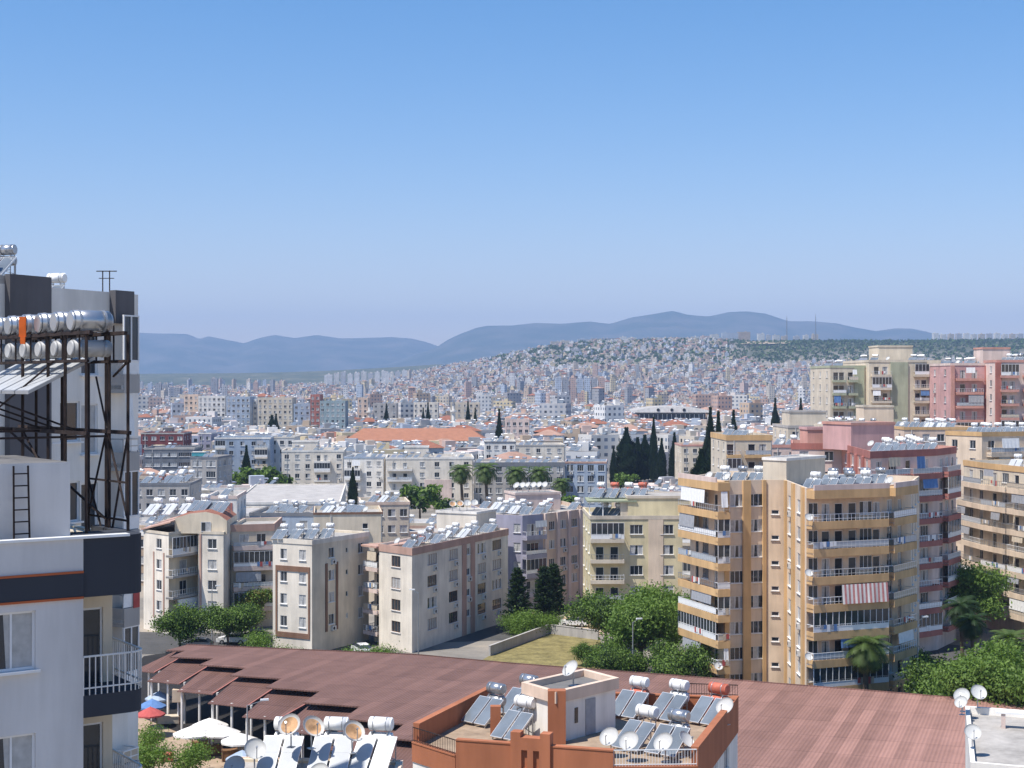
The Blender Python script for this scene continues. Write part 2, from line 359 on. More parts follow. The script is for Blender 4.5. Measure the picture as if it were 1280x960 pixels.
# ------------------------------------------------------------------ windows, doors, shared small parts
WIN = {}
def window_mesh(w, h, n, var):
    key = (round(w, 2), round(h, 2), n, var)
    if key in WIN: return WIN[key]
    mb = MB(); t = 0.06 if w > 0.7 else 0.045; fm = 1
    # local: x along wall centred, y outwards is -y, z up from sill
    def bar(x0, x1, z0, z1): mb.box(x0, x1, -0.05, 0.0, z0, z1, fm)
    bar(-w / 2, w / 2, 0, t); bar(-w / 2, w / 2, h - t, h); bar(-w / 2, -w / 2 + t, t, h - t); bar(w / 2 - t, w / 2, t, h - t)
    pane_m = {'glass': 0, 'curtain': 2, 'half': 0, 'shut': 3, 'open': 4, 'brown': 0, 'browncurtain': 2}[var]
    for k in range(1, n):
        x = -w / 2 + w * k / n; bar(x - 0.025, x + 0.025, t, h - t)
    for k in range(n):
        x0, x1 = -w / 2 + w * k / n, -w / 2 + w * (k + 1) / n
        pm = pane_m
        if var == 'half': pm = 2 if k % 2 else 0
        if var == 'open': pm = 4 if k == n // 2 else (2 if k % 2 else 0)
        mb.quad((x0, -0.012, 0), (x1, -0.012, 0), (x1, -0.012, h), (x0, -0.012, h), pm)
    if var == 'curtain' and h > 1:      # dark strip between drapes
        mb.quad((-0.12 * w, -0.016, t), (0.1 * w, -0.016, t), (0.06 * w, -0.016, h - t), (-0.04 * w, -0.016, h - t), 0)
    me = bpy.data.meshes.new('window'); me.from_pydata(mb.v, [], mb.f)
    fr = 'brown_frame' if var.startswith('brown') else 'frame'
    for k in ('glass', fr, 'curtain', 'shutter', 'dark'): me.materials.append(M[k])
    me.polygons.foreach_set('material_index', mb.m); me.update(); WIN[key] = me
    return me
mb = MB(); mb.box(-0.42, 0.42, -0.3, 0, 0, 0.6, 0); mb.cyl((-0.1, -0.306, 0.3), (-0.1, -0.3, 0.3), 0.22, seg=12, m=1)
mb.box(-0.4, -0.34, -0.3, 0, -0.08, 0, 2); mb.box(0.34, 0.4, -0.3, 0, -0.08, 0, 2)
_t = mb.build('air_conditioner', ['acbox', 'black', 'metal']); AC_ME = _t.data; bpy.data.objects.remove(_t)

def offset_poly(pts, d):
    """CCW polygon moved outwards by d (mitred)"""
    n = len(pts); out = []
    for i in range(n):
        p0, p1, p2 = pts[i - 1], pts[i], pts[(i + 1) % n]
        def nrm(a, b):
            dx, dy = b[0] - a[0], b[1] - a[1]; l = math.hypot(dx, dy) or 1; return (dy / l, -dx / l)
        a, b = nrm(p0, p1), nrm(p1, p2); k = 1 + a[0] * b[0] + a[1] * b[1]
        k = max(k, 0.35); out.append((p1[0] + (a[0] + b[0]) / k * d, p1[1] + (a[1] + b[1]) / k * d))
    return out
def ring(mb, pts, o, i, z0, z1, m=0):
    A, B = offset_poly(pts, o), offset_poly(pts, i); n = len(pts)
    for k in range(n):
        j = (k + 1) % n
        mb.quad((*A[k], z0), (*A[j], z0), (*A[j], z1), (*A[k], z1), m); mb.quad((*B[j], z0), (*B[k], z0), (*B[k], z1), (*B[j], z1), m)
        mb.quad((*A[k], z1), (*A[j], z1), (*B[j], z1), (*B[k], z1), m); mb.quad((*A[j], z0), (*A[k], z0), (*B[k], z0), (*B[j], z0), m)
def tri_top(mb, pts, z, m): mb.poly([(p[0], p[1], z) for p in pts], m)

FOOT = []       # (x, y, radius) of built footprints
KEEP = []       # (px0, px1, D, py_visible_bottom)
SURF = {}       # roofs on which things stand: name -> (poly, z)

def edge_frame(root_loc, a, b, z=0):
    L = math.hypot(b[0] - a[0], b[1] - a[1]); u = ((b[0] - a[0]) / L, (b[1] - a[1]) / L); n = (u[1], -u[0])
    return ((a[0] - root_loc[0], a[1] - root_loc[1], z - root_loc[2]), u, n), L

def volume(root, poly, z0, z1, edges, wall, trim=None, roof='concrete', par=0.7, zf=None, fh=3.0, nf=None, rs=None, trim_h=0.7, rec=0.14, wall2=None, name='wall', trim_in=-0.03):
    """one walled volume of a building: pierced walls, windows, doors, balconies, pilasters, parapet, roof"""
    rs = rs or rnd; rl = root.location; n = len(poly)
    if zf is None: zf = [z1 - par - fh * (k + 1) for k in range(nf or max(1, int((z1 - z0 - par) / fh)))]
    zf = [z for z in zf if z > z0 - 0.6]
    mb = MB(); lp = [(p[0] - rl[0], p[1] - rl[1]) for p in poly]
    jobs = []
    for i in range(n):
        a, b = poly[i], poly[(i + 1) % n]; fr, L = edge_frame(rl, a, b, 0)
        o, u, nn = fr; sp = edges.get(i, {}); rects = []
        skip = sp.get('skip', ())
        for (c, w, h, sill, *st) in sp.get('win', []):
            st = st[0] if st else None
            for k, z in enumerate(zf):
                if k in skip: continue
                uc = c * L; w_ = min(w, L * 0.9)
                if z + sill + h > z1 - 0.15 or z + sill < z0 + 0.1: continue
                r = (uc - w_ / 2, uc + w_ / 2, z + sill, z + sill + h)
                if any(r[0] < q[1] + 0.05 and r[1] > q[0] - 0.05 and r[2] < q[3] and r[3] > q[2] for q in rects): continue
                if r[0] < 0.05 or r[1] > L - 0.05: continue
                rects.append(r); jobs.append((fr, r, st, k, sp))
        us = sorted({0.0, L} | {r[0] for r in rects} | {r[1] for r in rects}); zs = sorted({z0, z1} | {r[2] for r in rects} | {r[3] for r in rects})
        def P(uu, z, d=0.0): return (o[0] + u[0] * uu + nn[0] * d, o[1] + u[1] * uu + nn[1] * d, z - rl[2])
        for q in range(len(us) - 1):
            um = (us[q] + us[q + 1]) / 2; start = None
            for s in range(len(zs) - 1):
                zm = (zs[s] + zs[s + 1]) / 2
                hole = any(r[0] < um < r[1] and r[2] < zm < r[3] for r in rects)
                if hole: continue
                mb.quad(P(us[q], zs[s]), P(us[q + 1], zs[s]), P(us[q + 1], zs[s + 1]), P(us[q], zs[s + 1]), sp.get('m', 0))
        for r in rects:
            a0, a1, b0, b1 = r; c4 = [(a0, b0), (a1, b0), (a1, b1), (a0, b1)]
            for k in range(4):
                p, q = c4[k], c4[(k + 1) % 4]; mb.quad(P(p[0], p[1]), P(p[0], p[1], -rec), P(q[0], q[1], -rec), P(q[0], q[1]), sp.get('m', 0))
    inn = offset_poly(poly, -0.2)
    for k in range(n):
        j = (k + 1) % n
        A, B, C, D_ = poly[k], poly[j], inn[j], inn[k]
        loc = lambda p, z: (p[0] - rl[0], p[1] - rl[1], z - rl[2])
        mb.quad(loc(A, z1), loc(B, z1), loc(C, z1), loc(D_, z1)); mb.quad(loc(C, z1 - par), loc(D_, z1 - par), loc(D_, z1), loc(C, z1))
    mats = [wall, wall2 or wall]
    mb.build(name, mats, root)
    rb = MB(); rb.prism([(p[0] - rl[0], p[1] - rl[1]) for p in inn], z1 - par - 0.25 - rl[2], z1 - par - rl[2]); rb.build('roof', roof, root)
    if trim:
        tb = MB(); ring(tb, lp, 0.09, trim_in, z1 - trim_h - rl[2], z1 + 0.04 - rl[2]); tb.build('cornice', trim, root)
    for fr, r, st, k, sp in jobs:
        o, u, nn = fr; w, h = r[1] - r[0], r[3] - r[2]; uc = (r[0] + r[1]) / 2
        vs = sp.get('var', ('glass', 'curtain', 'curtain', 'half', 'glass'))
        var = st if st else rs.choice(vs)
        nm = 'door' if h > 1.95 else 'window'
        ns = max(1, round(w / 0.62)) if nm == 'window' else max(1, round(w / 0.85))
        put(nm, window_mesh(w, h, ns, var), root, (o[0] + u[0] * uc - nn[0] * (rec - 0.03), o[1] + u[1] * uc - nn[1] * (rec - 0.03), r[2] - rl[2]), math.atan2(u[1], u[0]))
        if nm == 'window' and sp.get('sill', True) and w > 0.8:
            sb = SILL.get(round(w, 2))
            if sb is None:
                q = MB(); q.box(-w / 2 - 0.08, w / 2 + 0.08, -0.14, -0.002, -0.07, -0.005); tmp = q.build('sill', 'frame'); sb = tmp.data; bpy.data.objects.remove(tmp); SILL[round(w, 2)] = sb
            put('sill', sb, root, (o[0] + u[0] * uc, o[1] + u[1] * uc, r[2] - rl[2]), math.atan2(u[1], u[0]))
        if nm == 'window' and rs.random() < sp.get('ac', 0):
            put('air_conditioner', AC_ME, root, (o[0] + u[0] * (uc + 0.25 * w) + nn[0] * 0.01, o[1] + u[1] * (uc + 0.25 * w) + nn[1] * 0.01, r[2] - 0.85 - rl[2]), math.atan2(u[1], u[0]))
    for i, sp in edges.items():
        a, b = poly[i], poly[(i + 1) % n]; fr, L = edge_frame(rl, a, b, 0)
        fr = ((fr[0][0], fr[0][1], -rl[2]), fr[1], fr[2])
        for (c, w, d, mt, *zz) in sp.get('pil', []):
            p = MB(); za, zb = zz if zz else (z0, z1 - (trim_h if trim else 0) - 0.003); p.box(c * L - w / 2, c * L + w / 2, 0.002, d, za, zb, 0, fr); p.build('pilaster', mt, root)
        for (c0, c1, d, opt) in sp.get('bal', []):
            for k, z in enumerate(zf):
                if k in opt.get('skip', ()): continue
                balcony(root, fr, c0 * L, c1 * L, d, z, fh, opt, rs)
    return zf
SILL = {}
CLOTH = []
def balcony(root, fr, u0, u1, d, z, fh, opt, rs):
    lo, hi = opt.get('band', (-0.3, 0.42)); bm = opt.get('bm', 'white')
    b = MB(); b.box(u0, u1, 0.004, d, z - 0.16, z, 1, fr)
    t = 0.12
    b.box(u0, u1, d - t, d + 0.02, z + lo, z + hi, 0, fr)
    b.box(u0, u0 + t, 0.004, d - t - 0.002, z + lo, z + hi, 0, fr); b.box(u1 - t, u1, 0.004, d - t - 0.002, z + lo, z + hi, 0, fr)
    bo = b.build('balcony', [bm, opt.get('sm', 'white')], root)
    style = opt.get('style', 'rail'); rh = opt.get('rh', 1.05)
    r = MB()
    if rh > hi + 0.1:
        rm = rs.choice(opt.get('rm', ('alu', 'white', 'metal')))
        if rs.random() < opt.get('panel', 0.35):     # frosted / sheet infill
            r.box(u0 + 0.03, u1 - 0.03, d - 0.06, d - 0.04, z + hi + 0.06, z + rh - 0.05, 1, fr)
        r.box(u0, u1, d - 0.08, d - 0.02, z + rh - 0.05, z + rh, 0, fr)
        r.box(u0, u1, d - 0.07, d - 0.03, z + hi + 0.22, z + hi + 0.26, 0, fr)
        r.box(u0 + 0.02, u0 + 0.07, 0.05, d - 0.08, z + rh - 0.05, z + rh, 0, fr); r.box(u1 - 0.07, u1 - 0.02, 0.05, d - 0.08, z + rh - 0.05, z + rh, 0, fr)
        nb = max(2, int((u1 - u0) / opt.get('sp', 0.5)))
        for k in range(nb + 1):
            x = lerp(u0 + 0.03, u1 - 0.03, k / nb); r.box(x - 0.02, x + 0.02, d - 0.075, d - 0.035, z + hi, z + rh - 0.05, 0, fr)
        r.build('railing', [rm, rs.choice(['frostglass', 'frostglass', 'white', 'beigecloth'])], bo)
    q = rs.random()
    gl = opt.get('glaze', 0.12)
    if q < gl:      # glazed in
        g = MB(); h1 = z + fh - 0.35; n = max(2, int((u1 - u0) / 0.75))
        g.box(u0, u1, d - 0.05, d - 0.01, z + hi + 0.03, z + 0.95, 1, fr)
        g.box(u0, u1, d - 0.05, d - 0.04, z + 0.95, h1, 2, fr)
        for k in range(n + 1):
            x = lerp(u0 + 0.03, u1 - 0.03, k / n); g.box(x - 0.03, x + 0.03, d - 0.06, d, z + 0.95, h1, 0, fr)
        g.box(u0, u1, d - 0.07, d + 0.005, h1, h1 + 0.06, 0, fr); g.box(u0, u1, d - 0.07, d + 0.005, z + 0.92, z + 0.98, 0, fr)
        g.build('balcony_glazing', ['frame', 'white', 'glass'], bo)
    elif q < gl + opt.get('awn', 0.25):   # cloth blind hanging in front of part of the opening
        f0 = rs.random() * 0.5; f1 = min(1, f0 + 0.25 + rs.random() * 0.4); dr = 0.9 + rs.random() * 0.9
        g = MB(); a, c = lerp(u0, u1, f0), lerp(u0, u1, f1); zt = z + fh - 0.34
        ns = max(4, int((c - a) / 0.22)); sw = 0.25 if rs.random() < 0.6 else 0.5
        o, u, nn = fr
        pt = lambda x, dd, zz: (o[0] + u[0] * x + nn[0] * dd, o[1] + u[1] * x + nn[1] * dd, o[2] + zz)
        for k in range(ns):
            x0, x1 = lerp(a, c, k / ns), lerp(a, c, (k + 1) / ns); w0, w1 = 0.03 * math.sin(k * 1.9), 0.03 * math.sin((k + 1) * 1.9)
            g.quad(pt(x0, d - 0.06, zt), pt(x1, d - 0.06, zt), pt(x1, d - 0.04 + w1 + sw * 0.3, zt - dr), pt(x0, d - 0.04 + w0 + sw * 0.3, zt - dr))
        g.build('awning', rs.choice(['white', 'white', 'beigecloth', 'greycloth', 'bluecloth', 'white']), bo)
    if rs.random() < opt.get('wash', 0.4):   # washing over the rail
        g = MB(); n = rs.randint(2, 5); c = rs.uniform(u0 + 0.5, max(u0 + 0.6, u1 - 2.0))
        for k in range(n):
            x = c + k * 0.42
            if x + 0.38 > u1: break
            g.box(x, x + 0.36, d + 0.025, d + 0.045, z + rh - rs.uniform(0.4, 0.75), z + rh + 0.02, k % 3, fr)
        if g.v: g.build('laundry', rs.sample(['white', 'redcloth', 'bluecloth', 'beigecloth', 'greycloth', 'white'], 3), bo)
M['frostglass'] = plain('frosted_balcony_glass', (0.42, 0.45, 0.47), 0.35, 0, 0.5, 0.1)
M['beigecloth'] = plain('beige_cloth', (0.55, 0.47, 0.36), 0.9, 0, 0.1, 0.1); M['greycloth'] = plain('grey_cloth', (0.33, 0.34, 0.36), 0.9, 0, 0.1, 0.1)
M['bluecloth'] = plain('blue_cloth', (0.12, 0.22, 0.42), 0.9, 0, 0.1, 0.1); M['redcloth'] = plain('red_cloth', (0.45, 0.10, 0.09), 0.9, 0, 0.1, 0.1)

def new_building(label, poly, z0, cat='apartment building', group=None, name='apartment_building', rad=None):
    cx = sum(p[0] for p in poly) / len(poly); cy = sum(p[1] for p in poly) / len(poly)
    FOOT.append((cx, cy, rad or max(math.hypot(p[0] - cx, p[1] - cy) for p in poly)))
    return empty(name, (cx, cy, z0), 0, label, cat, group)
def ccw(p):
    return p if sum(a[0] * b[1] - b[0] * a[1] for a, b in zip(p, p[1:] + p[:1])) > 0 else p[::-1]
def add_box(root, cx, cy, sx, sy, z0, z1, wall, rz=0.0, name='stair_tower', roof=None, trim=None):
    """a small solid box on a roof, with a door"""
    rl = root.location; c, s = math.cos(rz), math.sin(rz)
    pts = [(cx + c * a * sx / 2 - s * b * sy / 2 - rl[0], cy + s * a * sx / 2 + c * b * sy / 2 - rl[1]) for a, b in ((-1, -1), (1, -1), (1, 1), (-1, 1))]
    b = MB(); b.prism(pts, z0 - rl[2], z1 - rl[2], 0, 1); o = b.build(name, [wall, roof or 'concrete'], root)
    if trim:
        t = MB(); ring(t, pts, 0.12, -0.05, z1 - 0.25 - rl[2], z1 + 0.12 - rl[2]); t.build('coping', trim, o)
    return o

def inside(p, poly):
    r = False; n = len(poly)
    for i in range(n):
        a, b = poly[i], poly[i - 1]
        if (a[1] > p[1]) != (b[1] > p[1]) and p[0] < (b[0] - a[0]) * (p[1] - a[1]) / (b[1] - a[1]) + a[0]: r = not r
    return r

# ------------------------------------------------------------------ prototypes: heaters, dishes, trees, cars
PROTOS = []
def proto(name):
    o = bpy.data.objects.new(name, None); col.objects.link(o); PROTOS.append(o); return o
def heater(tank, low, panel, npan=2, tl=1.0, wide=0.95, lowtank=True):
    r = proto('solar_water_heater'); pt = panel
    w = npan * wide
    f = MB()
    for x in (-w / 2 + 0.15, w / 2 - 0.15):
        f.bar((x, 0.62, 0), (x, 0.62, 1.25), 0.05); f.bar((x, -0.85, 0), (x, -0.85, 0.12), 0.05); f.bar((x, -0.85, 0.06), (x, 0.62, 1.2), 0.05)
    for x in (-tl * 0.36, tl * 0.36):
        f.bar((x, 0.75, 0), (x, 0.75, 1.5), 0.05); f.bar((x, 1.15, 0), (x, 1.15, 1.5), 0.05); f.bar((x, 0.7, 1.42), (x, 1.2, 1.42), 0.06)
    f.bar((-w / 2 + 0.15, 0.62, 0.9), (w / 2 - 0.15, 0.62, 0.9), 0.05); f.bar((-w / 2 + 0.15, 0.62, 0.3), (0.3, 0.75, 0.6), 0.04); f.bar((w / 2 - 0.15, 0.62, 0.3), (-0.3, 0.75, 0.6), 0.04)
    f.build('stand', 'metal', r)
    for k in range(npan):
        p = MB(); x0, x1 = -w / 2 + k * wide + 0.06, -w / 2 + (k + 1) * wide - 0.06
        A, B = Vector((0, -0.9, 0.14)), Vector((0, 0.62, 1.28)); d = (B - A).normalized(); up = Vector((0, -d.z, d.y))
        def bx(xa, xb, s0, s1, h0, h1, m):
            L = (B - A).length; i = len(p.v)
            for h in (h0, h1):
                for x, s in ((xa, s0), (xb, s0), (xb, s1), (xa, s1)):
                    q = A + d * (s * L) + up * h; p.v.append((x, q.y, q.z))
            for q in ((0, 3, 2, 1), (4, 5, 6, 7), (0, 1, 5, 4), (1, 2, 6, 5), (2, 3, 7, 6), (3, 0, 4, 7)): p.f.append(tuple(i + e for e in q)); p.m.append(m)
        bx(x0, x1, 0, 1, 0, 0.08, 1)
        for e in range(2): bx(x0 + 0.03, x1 - 0.03, 0.018 + e * 0.485, 0.499 + e * 0.483, 0.08, 0.086, 0)
        p.build('solar_panel', [pt, 'alu'], r)
    def tnk(y, z, rad, mt, nm):
        t = MB(); t.cyl((-tl / 2, y, z), (tl / 2, y, z), rad, seg=16, m=0)
        for sx in (-1, 1): t.cyl((sx * tl / 2, y, z), (sx * (tl / 2 + 0.05), y, z), rad * 1.0, rad * 0.72, seg=16, m=0)
        for x in (-tl * 0.3, tl * 0.3): t.cyl((x - 0.02, y, z), (x + 0.02, y, z), rad + 0.012, seg=16, m=1)
        o = t.build(nm, [mt, 'metal'], r); o.data.polygons.foreach_set('use_smooth', [len(q.vertices) == 4 for q in o.data.polygons])
    tnk(0.95, 1.80, 0.31, tank, 'hot_water_tank')
    if lowtank: tnk(0.95, 1.14, 0.29, low, 'cold_water_tank')
    return r
HE = {'white': heater('white', 'white', 'panel'), 'steel': heater('steel', 'metal', 'panel'), 'red': heater('white', 'redtank', 'panel'),
      'single': heater('white', 'steel', 'panel', 2, 1.1, 0.9, False), 'pale': heater('white', 'white', 'panelpale'), 'redtop': heater('redtank', 'redtank', 'panel', 2, 1.05),
      'three': heater('white', 'white', 'panel', 3)}
HWORD = {'white': 'white twin tank', 'steel': 'shiny steel tank', 'red': 'white over red tank', 'single': 'single white tank', 'pale': 'pale panelled', 'redtop': 'red twin tank', 'three': 'three panelled'}
def dish_proto(mt, rad=0.5, pole=0.7, rust=False):
    r = proto('satellite_dish')
    e = R(42); fd = Vector((0, -math.cos(e), math.sin(e))); u = Vector((1, 0, 0)); w = fd.cross(u)
    c = Vector((0, -0.12, pole + 0.25)); mb = MB(); seg, rg = 20, 4
    for side in (0, 1):
        base = len(mb.v)
        for j in range(rg + 1):
            q = rad * j / rg
            for k in range(seg):
                t = 2 * math.pi * k / seg
                mb.v.append(tuple(c + u * q * math.cos(t) + w * q * math.sin(t) * 1.06 + fd * (0.32 * q * q / rad - side * 0.018)))
        for j in range(rg):
            for k in range(seg):
                n = (k + 1) % seg; f = (base + j * seg + k, base + j * seg + n, base + (j + 1) * seg + n, base + (j + 1) * seg + k)
                mb.f.append(f if side == 0 else f[::-1]); mb.m.append(1 if (rust and side == 0 and j < 3) else 0)
    o = rg * seg; b2 = (rg + 1) * seg + rg * seg
    for k in range(seg):
        n = (k + 1) % seg; mb.f.append((o + k, b2 + k, b2 + n, o + n)); mb.m.append(0)
    mb.build('reflector', [mt, 'dishrust'], r, smooth=True)
    a = MB(); tip = c + fd * rad * 1.05 - w * rad * 0.25
    a.bar(c - w * rad * 0.98 + fd * 0.14, tip, 0.035); a.cyl(tip + fd * 0.02, tip - fd * 0.1, 0.05, 0.035, 8); a.build('feed_arm', 'metal', r)
    m = MB(); m.cyl((0, 0, 0), (0, 0, pole + 0.25), 0.035, seg=8); m.bar((0, 0, pole + 0.2), c - fd * 0.02, 0.06); m.box(-0.15, 0.15, -0.15, 0.15, 0, 0.03); m.build('mast', 'metal', r)
    return r
DI = {'white': dish_proto('dish'), 'rust': dish_proto('dish', 0.5, 0.7, True), 'small': dish_proto('dish', 0.4, 0.5), 'tall': dish_proto('dish', 0.5, 1.45)}

def leafcloud(mb, lobes, n, size, rs, dirs=0.5, mats=(0, 1, 2), clump=0.55):
    tot = sum(l[3] * l[4] * l[5] for l in lobes)
    for l in lobes:
        cnt = int(n * l[3] * l[4] * l[5] / tot); k = 0
        while k < cnt:
            # a clump: a twig of leaves pointing one way
            v = Vector((rs.gauss(0, 1), rs.gauss(0, 1), rs.gauss(0, 1))).normalized(); q = rs.random() ** 0.38
            q *= 0.80 + 0.55 * noise.noise(v * 2.3 + Vector((l[0], l[1], l[2])))
            c = Vector((l[0] + v.x * l[3] * q, l[1] + v.y * l[4] * q, l[2] + v.z * l[5] * q)); mt = rs.choice(mats)
            for _ in range(7):
                p = c + Vector((rs.gauss(0, clump), rs.gauss(0, clump), rs.gauss(0, clump * 0.7)))
                d = (v + Vector((rs.gauss(0, 0.8), rs.gauss(0, 0.8), rs.gauss(0.3, 0.6)))).normalized()
                a = d.orthogonal().normalized(); a.rotate(Matrix.Rotation(rs.random() * 6.28, 3, d)); b = d.cross(a); s = size * rs.uniform(0.6, 1.35)
                mb.poly([p - a * s, p - b * s * 0.55, p + a * s, p + b * s * 0.55], mt if rs.random() < 0.75 else rs.choice(mats)); k += 1
def limbs(mb, base, tops, r0, seg=7):
    for t in tops:
        a = Vector(base); b = Vector(t); m = a.lerp(b, 0.5) + Vector((0, 0, 0.12 * (b - a).length))
        mb.cyl(a, m, r0, r0 * 0.65, seg); mb.cyl(m, b, r0 * 0.65, r0 * 0.22, seg)
def tree_proto(seed, h, w, n, size, mats=('leafA', 'leafB', 'leafC'), name='broadleaf_tree', nl=7):
    rs = random.Random(seed); r = proto(name); lobes = []
    for k in range(nl + 4):
        a = k * 2.4 + rs.random(); q = w * 0.33 * (0.45 + rs.random()); z = h * (0.42 + 0.45 * rs.random())
        s = w * rs.uniform(0.12, 0.26); lobes.append((q * math.cos(a), q * math.sin(a), z, s, s, s * 0.85))
    lobes.append((0, 0, h * 0.62, w * 0.3, w * 0.3, h * 0.28))
    c = MB(); leafcloud(c, lobes, n, size, rs); c.build('crown', list(mats), r)
    t = MB(); t.cyl((0, 0, 0), (0.05, 0, h * 0.35), h * 0.03, h * 0.02, 9); limbs(t, (0.05, 0, h * 0.33), [(l[0], l[1], l[2]) for l in lobes], h * 0.016); t.build('trunk', 'trunk', r)
    return r
TR = [tree_proto(1, 8.5, 8.5, 22000, 0.15, ('leafA', 'leafB', 'leafA')), tree_proto(2, 7, 7.5, 18000, 0.15), tree_proto(3, 6, 5, 11000, 0.14)]
TROL = tree_proto(4, 7.5, 6, 5000, 0.24, ('olive', 'leafB', 'leafA'))
BUSH = tree_proto(5, 2.4, 2.8, 3200, 0.10, ('fresh', 'leafB', 'leafA'), 'shrub', 4)
TLOW = [tree_proto(6, 8, 7, 1400, 0.5), tree_proto(7, 7, 7, 1200, 0.5)]
def cypress_proto(seed, h, w, n, size, bumpy=0.2, name='cypress_tree', mats=('cypA', 'cypA', 'cypB')):
    rs = random.Random(seed); r = proto(name); c = MB()
    for k in range(n):
        z = h * (0.06 + 0.94 * rs.random() ** 1.15); t = z / h; prof = (math.sin(math.pi * min(1, (t * 0.92 + 0.1)) ** 0.8)) ** 0.75 * (1 - t ** 5)
        a = rs.random() * 6.283; q = w / 2 * max(0.04, prof) * (1 + bumpy * noise.noise(Vector((math.cos(a) * 1.5, math.sin(a) * 1.5, z * 0.9 + seed)))) * rs.uniform(0.55, 1.0)
        p = Vector((q * math.cos(a), q * math.sin(a), z)); s = size * rs.uniform(0.6, 1.3)
        d = Vector((math.cos(a) * 0.5 + rs.gauss(0, 0.25), math.sin(a) * 0.5 + rs.gauss(0, 0.25), 1)).normalized(); o = Vector((-math.sin(a), math.cos(a), rs.gauss(0, 0.3))).normalized()
        c.poly([p - o * s * 0.4, p + d * s * -0.7, p + o * s * 0.4, p + d * s], rs.randrange(3))
    c.build('crown', list(mats), r); t = MB(); t.cyl((0, 0, 0), (0, 0, h * 0.9), h * 0.018, h * 0.004, 7); t.build('trunk', 'trunk', r)
    return r
CY = [cypress_proto(1, 13, 2.6, 5000, 0.42), cypress_proto(2, 11, 3.4, 5000, 0.45, 0.5)]
def pine_proto(seed, h, w, n):
    rs = random.Random(seed); r = proto('conifer_tree'); c = MB(); t = MB(); t.cyl((0, 0, 0), (0, 0, h), h * 0.02, h * 0.004, 7)
    nb = 70
    for k in range(nb):
        z = h * (0.10 + 0.88 * k / nb); q = w / 2 * (1 - k / nb) ** 0.8 * rs.uniform(0.7, 1.1) + 0.15; a = k * 2.4 + rs.random() * 0.6
        tip = Vector((q * math.cos(a), q * math.sin(a), z + q * 0.25)); t.cyl((0, 0, z), tip, 0.035, 0.01, 4)
        for _ in range(n // nb):
            f = rs.random() ** 0.6; p = Vector((0, 0, z)).lerp(tip, f) + Vector((rs.gauss(0, 0.2), rs.gauss(0, 0.2), rs.gauss(0, 0.13))); s = 0.3 * rs.uniform(0.6, 1.3)
            d = Vector((math.cos(a) + rs.gauss(0, 0.5), math.sin(a) + rs.gauss(0, 0.5), rs.gauss(0.3, 0.4))).normalized(); o = d.orthogonal().normalized(); o.rotate(Matrix.Rotation(rs.random() * 6.28, 3, d))
            c.poly([p - o * s * 0.35, p - d * s * 0.6, p + o * s * 0.35, p + d * s], rs.randrange(3))
    c.build('crown', ['cypA', 'cypB', 'leafC'], r); t.build('trunk', 'trunk', r)
    return r
PI_ = [pine_proto(1, 9, 4.6, 4200), pine_proto(2, 8, 3.8, 4200)]
def palm_proto(seed, h, nf=44, fl=2.3, mats=('palmA', 'palmB', 'palmA')):
    rs = random.Random(seed); r = proto('palm_tree'); t = MB(); p = Vector((0, 0, 0))
    for k in range(7):
        q = Vector((0.05 * math.sin(k), 0.04 * k, h * (k + 1) / 7)); t.cyl(p, q, 0.26 - 0.012 * k, 0.25 - 0.012 * k, 9); p = q
    t.build('trunk', 'trunk', r); c = MB()
    for k in range(nf):
        a = k * 2.399; e = R(75 - 130 * (k / nf)); L = fl * rs.uniform(0.8, 1.1); sd = Vector((-math.sin(a), math.cos(a), 0)); pos = Vector(p); mt = 1 if k > nf * 0.8 else rs.choice((0, 0, 2))
        prev = None
        for s in range(9):      # leaflets along the curved rib (fan shaped towards the tip)
            el = e - R(14) * s * 0.8; d = Vector((math.cos(a) * math.cos(el), math.sin(a) * math.cos(el), math.sin(el))); nx = pos + d * (L / 9); wv = L * 0.34 * math.sin(math.pi * min(1, (s + 1.2) / 9.5)) ** 0.7
            up = sd.cross(d)
            for sg in (-1, 1):
                for f in (0, 0.5):
                    b = pos.lerp(nx, f); tip = b + sd * sg * wv + d * wv * 0.7 - up * 0.0 - Vector((0, 0, wv * 0.28)); bw = d * 0.07
                    c.poly([b - bw, b + bw, tip], mt)
            pos = nx
    c.build('crown', list(mats), r)
    return r
PA = [palm_proto(1, 6.3), palm_proto(2, 7.5, 40, 2.6, ('leafC', 'palmA', 'leafC'))]

